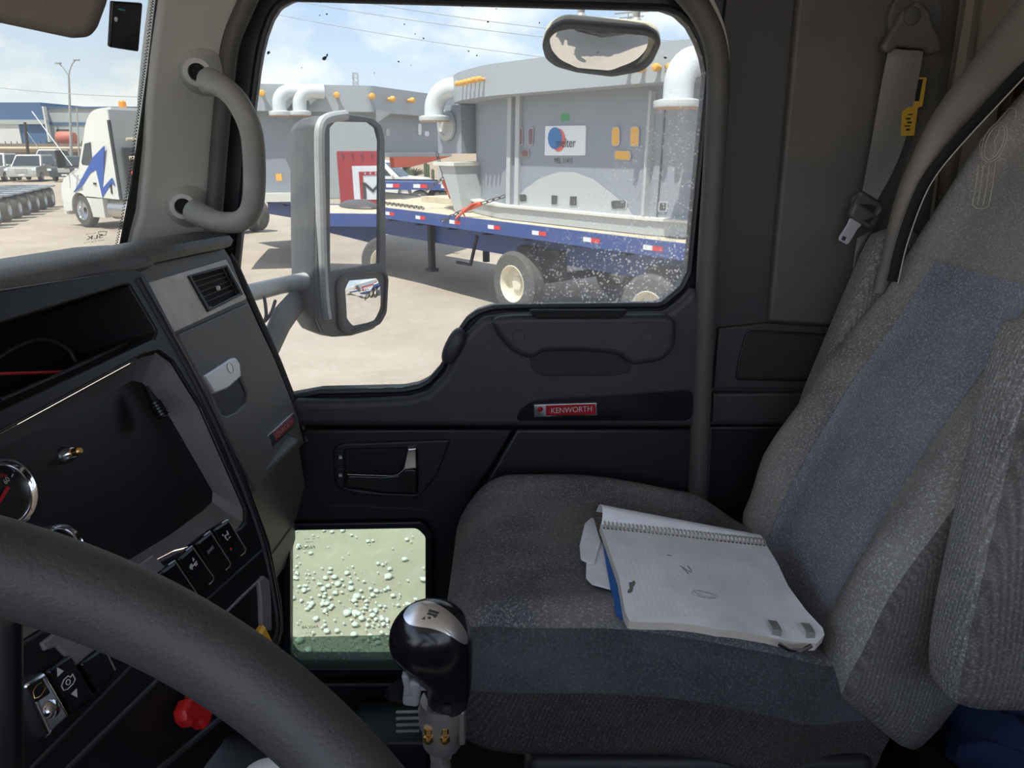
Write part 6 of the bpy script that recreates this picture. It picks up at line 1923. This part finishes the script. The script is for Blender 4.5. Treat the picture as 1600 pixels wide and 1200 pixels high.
        obj('bracing', m, G['pole'], root)
        return root
    mast(555, 114, 140, 150, .42, 'distant lattice mast above the far furnace shell')
    r = mast(986, 18, 60, 110, .35, 'distant lattice pylon beside the hanging convex mirror')
    obj('crossarm', MB().tube([at_y(960, 21, 110), at_y(1014, 17, 110)], .12, 6), G['pole'], r)
    obj('crossarm', MB().tube([at_y(968, 28, 110), at_y(1006, 25, 110)], .1, 6), G['pole'], r)
    # greenery by the tan wall
    def tree(px0, px1, top, y, label, kind='tree'):
        a, b = at_y(px0, top, y), at_y(px1, top, y)
        c = (a + b) / 2
        root = thing(kind, label, 'tree', Vector((c.x, y, 0)))
        m = MB()
        w = (b.x - a.x) / 2
        for k in range(240):
            z = random.uniform(.6, c.z)
            q = math.sqrt(max(.05, 1 - (z / c.z) ** 3))
            m.ell(Vector((c.x + random.uniform(-w, w) * q, y + random.uniform(-w, w) * q, z)), w * .2, w * .2, w * .24, None, 6, 4)
        obj('foliage', m, G['tree'], root, smooth=80)
        obj('trunk', MB().tube([Vector((c.x, y, 0)), Vector((c.x, y, c.z * .6))], w * .15, 8), G['wood'], root)
    tree(612, 622, 246, 58, 'slim dark green shrub beside the tan wall, behind the trailer deck')
    tree(628, 640, 242, 58, 'taller dark green shrub beside the tan wall near the red steel frame')
    root = thing('cactus', 'tall cactus plant standing before the tan wall', 'cactus', V(at_y(667, 250, 52).x, 52, -2.5))
    for x, t in ((664, 244), (668.5, 256), (676, 264)):
        p = at_y(x, t, 52)
        obj('stem', MB().tube([Vector((p.x, 52, 0)), Vector((p.x, 52, p.z - .1)), Vector((p.x, 52, p.z))], [.11, .11, .04], 8), G['tree'], root)
    root = thing('agave', 'spiky agave plant before the tan wall beside the cactus', 'plant', V(at_y(648, 270, 50).x, 50, -2.5))
    for k in range(11):
        a = R(20 + 140 * k / 10)
        c = at_y(648, 274, 50)
        obj('leaf', MB().tube([c, c + Vector((math.cos(a) * .5, .2 * math.sin(k), math.sin(a) * .35)), c + Vector((math.cos(a) * .85, .3 * math.sin(k), math.sin(a) * .5))], [.06, .05, .01], 6), G['tree'], root)
    obj('stem', MB().tube([Vector((at_y(648, 274, 50).x, 50, 0)), at_y(648, 274, 50)], .12, 8), G['wood'], root)
    # low white roofed pickup and a second trailer between the shells, farther back
    p = at_z(665, 320, -2.5)
    build_car(668, 312, 'white', 'white car seen between the furnace shells beyond the trailer deck', 1.9, 4.6, 1.9, (1, -.15))
    f = Fr((at_z(640, 322, -2.5).x, at_z(640, 322, -2.5).y), (-1, .25))
    root = thing('lowboy_trailer', 'distant low trailer with taped edge behind the deck between the furnace shells', 'trailer', f(0, 0, 0))
    obj('deck', f.box(MB(), -3.4, 4.5, 0, 2.4, .95, 1.1), G['blue'], root)
    obj('rail', f.box(MB(), -3.4, 4.5, 2.38, 2.5, .85, 1.16), G['blue'], root)
    obj('rail', f.box(MB(), -3.4, 4.5, -.04, .02, .85, 1.16), G['under'], root)
    for k in range(5):
        obj('reflective_tape', f.box(MB(), -3 + k * 1.2, -2.7 + k * 1.2, 2.495, 2.51, .93, 1.08), G['tape_r'], root)
        obj('reflective_tape', f.box(MB(), -2.7 + k * 1.2, -2.4 + k * 1.2, 2.495, 2.51, .93, 1.08), G['tape_w'], root)
    for x in (-2.6, -1.4):
        wheel_parts(root, f(x, 2.3, .42), f.y, .42, .3, M['silver'])
        wheel_parts(root, f(x, .2, .42), -f.y, .42, .3, M['silver'])
    lad = []
    root2 = thing('loading_ramp', 'red and white striped ramp leaning on the distant low trailer', 'ramp', f(2.6, 1.5, 1.1))
    a, b = f(3.2, 1.6, 2.20), f(.8, 1.5, 1.17)
    for k in range(10):
        obj('rung', MB().tube([a + (b - a) * k / 9 + Vector((0, -.3, 0)), a + (b - a) * k / 9 + Vector((0, .5, 0))], .05, 6), G['tape_w' if k % 2 else 'binder'], root2)
    for dy in (-.3, .5):
        obj('side_rail', MB().tube([a + Vector((0, dy, 0)), b + Vector((0, dy, 0))], .05, 6), G['binder'], root2)
build_background()

def build_reflected():
    """What the door mirror looks back at: containers and another flatbed behind the truck."""
    nrm = (MR0 - ray(540, 300).normalized()).normalized()
    MPl = Plane(MIRC, nrm)
    def refl(px, py, dist):
        h = MPl.hit(px, py)
        d = (h - EP).normalized()
        r = d - 2 * d.dot(nrm) * nrm
        return h + r * (dist / math.hypot(r.x, r.y)), r
    def ground_at(px, dist):
        q, r = refl(px, 320, dist)
        return Vector((q.x, q.y, 0))
    A, B = ground_at(527, 23.0), ground_at(640, 23.6)
    r_ = refl(527, 320, 1)[1]
    ex = Vector((-r_.y, r_.x, 0)).normalized()
    back = Vector((ex.y, -ex.x, 0))
    if back.dot(MR0) < 0: back = -back
    def container(o, wdt, dep, hgt, label, sign):
        root = thing('shipping_container', label, 'container', o + ex * wdt / 2 + back * dep / 2, 'red containers behind the truck')
        m = MB().loft([[o + ex * wdt * a + back * dep * b + Vector((0, 0, .12)) for a, b in ((0, 0), (1, 0), (1, 1), (0, 1))], [o + ex * wdt * a + back * dep * b + Vector((0, 0, hgt)) for a, b in ((0, 0), (1, 0), (1, 1), (0, 1))]])
        obj('box_body', m, G['redc'], root, smooth=0)
        m = MB()
        for k in range(int(wdt / .3)):
            p = o + ex * (.15 + k * .3) - back * .015
            m.box((p.x, p.y, hgt - .12), (.05, .05, .1))
        obj('top_ribs', m, G['maroon'], root, smooth=0)
        for q in (0, wdt - .2):
            obj('corner_foot', MB().loft([[o + ex * (q + a * .2) + back * (.2 * b) + Vector((0, 0, z)) for a, b in ((0, 0), (1, 0), (1, 1), (0, 1))] for z in (0, .12)]), G['under'], root, smooth=0)
        fp = Plane(o + Vector((0, 0, 0)), -back)
        def rect(n, u0, u1, z0, z1, h, m_):
            # u runs along ex from the container's corner
            pts = [o + ex * u + Vector((0, 0, z)) for u, z in ((u0, z0), (u1, z0), (u1, z1), (u0, z1))]
            return obj(n, MB().prism([p - back * h for p in pts], -back * .01), G[m_], root, smooth=0)
        if sign:
            rect('white_panel', .42, wdt - .3, 1.10, 2.15, .005, 'signw')
            rect('red_band', .62, wdt - .5, 1.86, 1.97, .02, 'redc')
            rect('red_bar', .62, .74, 1.12, 1.86, .02, 'redc')
            ctr = lambda u, z: fp.uv_of(o + ex * u + Vector((0, 0, z)))
            def put(s, u, z, wd, hg, m_, mir):
                p = o + ex * u + Vector((0, 0, z))
                q = p - fp.O
                obj('lettering', text_mesh(s, fp, q.dot(fp.U), q.dot(fp.W), .035, wd, hg, mirror=mir), m_, root, smooth=0)
            put('Mi', 1.14, 1.38, .85, .52, G['hole'], True)
            put('I I I I I', 1.15, 1.915, .7, .06, G['signw'], True)
            put('SELU', .75, .66, .5, .13, G['signw'], True)
            put('IIIIIIIII.III', 1.0, .40, .95, .11, G['signw'], True)
        return root
    container(A + ex * .12, 3.2, 6, 2.6, 'red container with white lettered panel, reflected large in the flat mirror glass', True)
    container(A - ex * 5.2 + back * 9, 2.6, 6, 2.6, 'red container farther back, reflected at the edge of the flat mirror glass', False)
    container(A + ex * 4.6 + back * 1, 3.2, 6, 2.6, 'red container beside the lettered one, reflected only in the convex glass', True)
    # pale building and shrub behind
    c = A + back * 22 - ex * 6
    root = thing('shed', 'pale shed with grey side reflected at the top of the mirror glass', 'building', c)
    obj('hall', MB().loft([[c + ex * a + back * b + Vector((0, 0, z)) for a, b in ((0, 0), (18, 0), (18, 8), (0, 8))] for z in (0, 5.0)]), G['bgrey'], root, smooth=0)
    obj('pale_front', MB().loft([[c + ex * a + back * b + Vector((0, 0, z)) for a, b in ((0, -.2), (3.6, -.2), (3.6, 0), (0, 0))] for z in (2.6, 5.0)]), G['bwhite'], root, smooth=0)
    obj('low_front', MB().loft([[c + ex * a + back * b + Vector((0, 0, z)) for a, b in ((-3, -1.2), (4.5, -1.2), (4.5, -.3), (-3, -.3))] for z in (0, 1.2)]), G['tan'], root, smooth=0)
    c = A + back * 7 - ex * 1.3
    root = thing('tree', 'dusty green tree reflected beside the lettered container', 'tree', c)
    m = MB()
    for k in range(420):
        z = random.uniform(.7, 3.6)
        q = 1 - .5 * abs(z - 2) / 1.6
        m.ell(c + Vector((random.gauss(0, .45) * q, random.gauss(0, .45) * q, z)), random.uniform(.05, .17), random.uniform(.05, .17), random.uniform(.06, .14), Matrix.Rotation(random.uniform(0, 3), 3, 'X'), 6, 4)
    obj('foliage', m, mat('grey green leaves', (.17, .19, .14), .9), root, smooth=80)
    obj('trunk', MB().tube([c, c + Vector((0, 0, 2))], .1, 8), G['wood'], root)
    # another flatbed across the way
    p = ground_at(560, 15.5)
    f = Fr((p.x, p.y), (ex * .88 - back * .48).to_2d())
    root = thing('flatbed_trailer', 'blue flatbed trailer with chains on its deck, seen in the door mirror', 'trailer', f(0, 0, 0))
    obj('deck', f.box(MB(), -7, 6, 0, 2.5, 1.30, 1.40), G['deck'], root)
    obj('rail', f.box(MB(), -7, 6, -.06, 0, 1.18, 1.42), G['blue'], root)
    obj('rail', f.box(MB(), -7, 6, 2.5, 2.56, 1.18, 1.42), G['blue'], root)
    obj('beam', f.prof(MB(), [(-7, 1.3), (6, 1.3), (6, .75), (1.4, .75), (-.3, 1.1), (-7, 1.1)], .6, .8), G['blue'], root)
    obj('beam', f.prof(MB(), [(-7, 1.3), (6, 1.3), (6, .75), (1.4, .75), (-.3, 1.1), (-7, 1.1)], 1.7, 1.9), G['blue'], root)
    obj('chain_heap', MB().ell(f(.3, .6, 1.42), .9, .35, .14, None, 14, 8), G['chain'], root)
    for x in (1.75, 3.05, 4.35):
        wheel_parts(root, f(x, .15, .5), -f.y, .5, .28, G['rim'])
        wheel_parts(root, f(x, 2.4, .5), f.y, .5, .28, G['rim'])
    obj('stand', f.box(MB(), -5.2, -5.0, 1.0, 1.4, 0, 1.15), G['under'], root)
build_reflected()
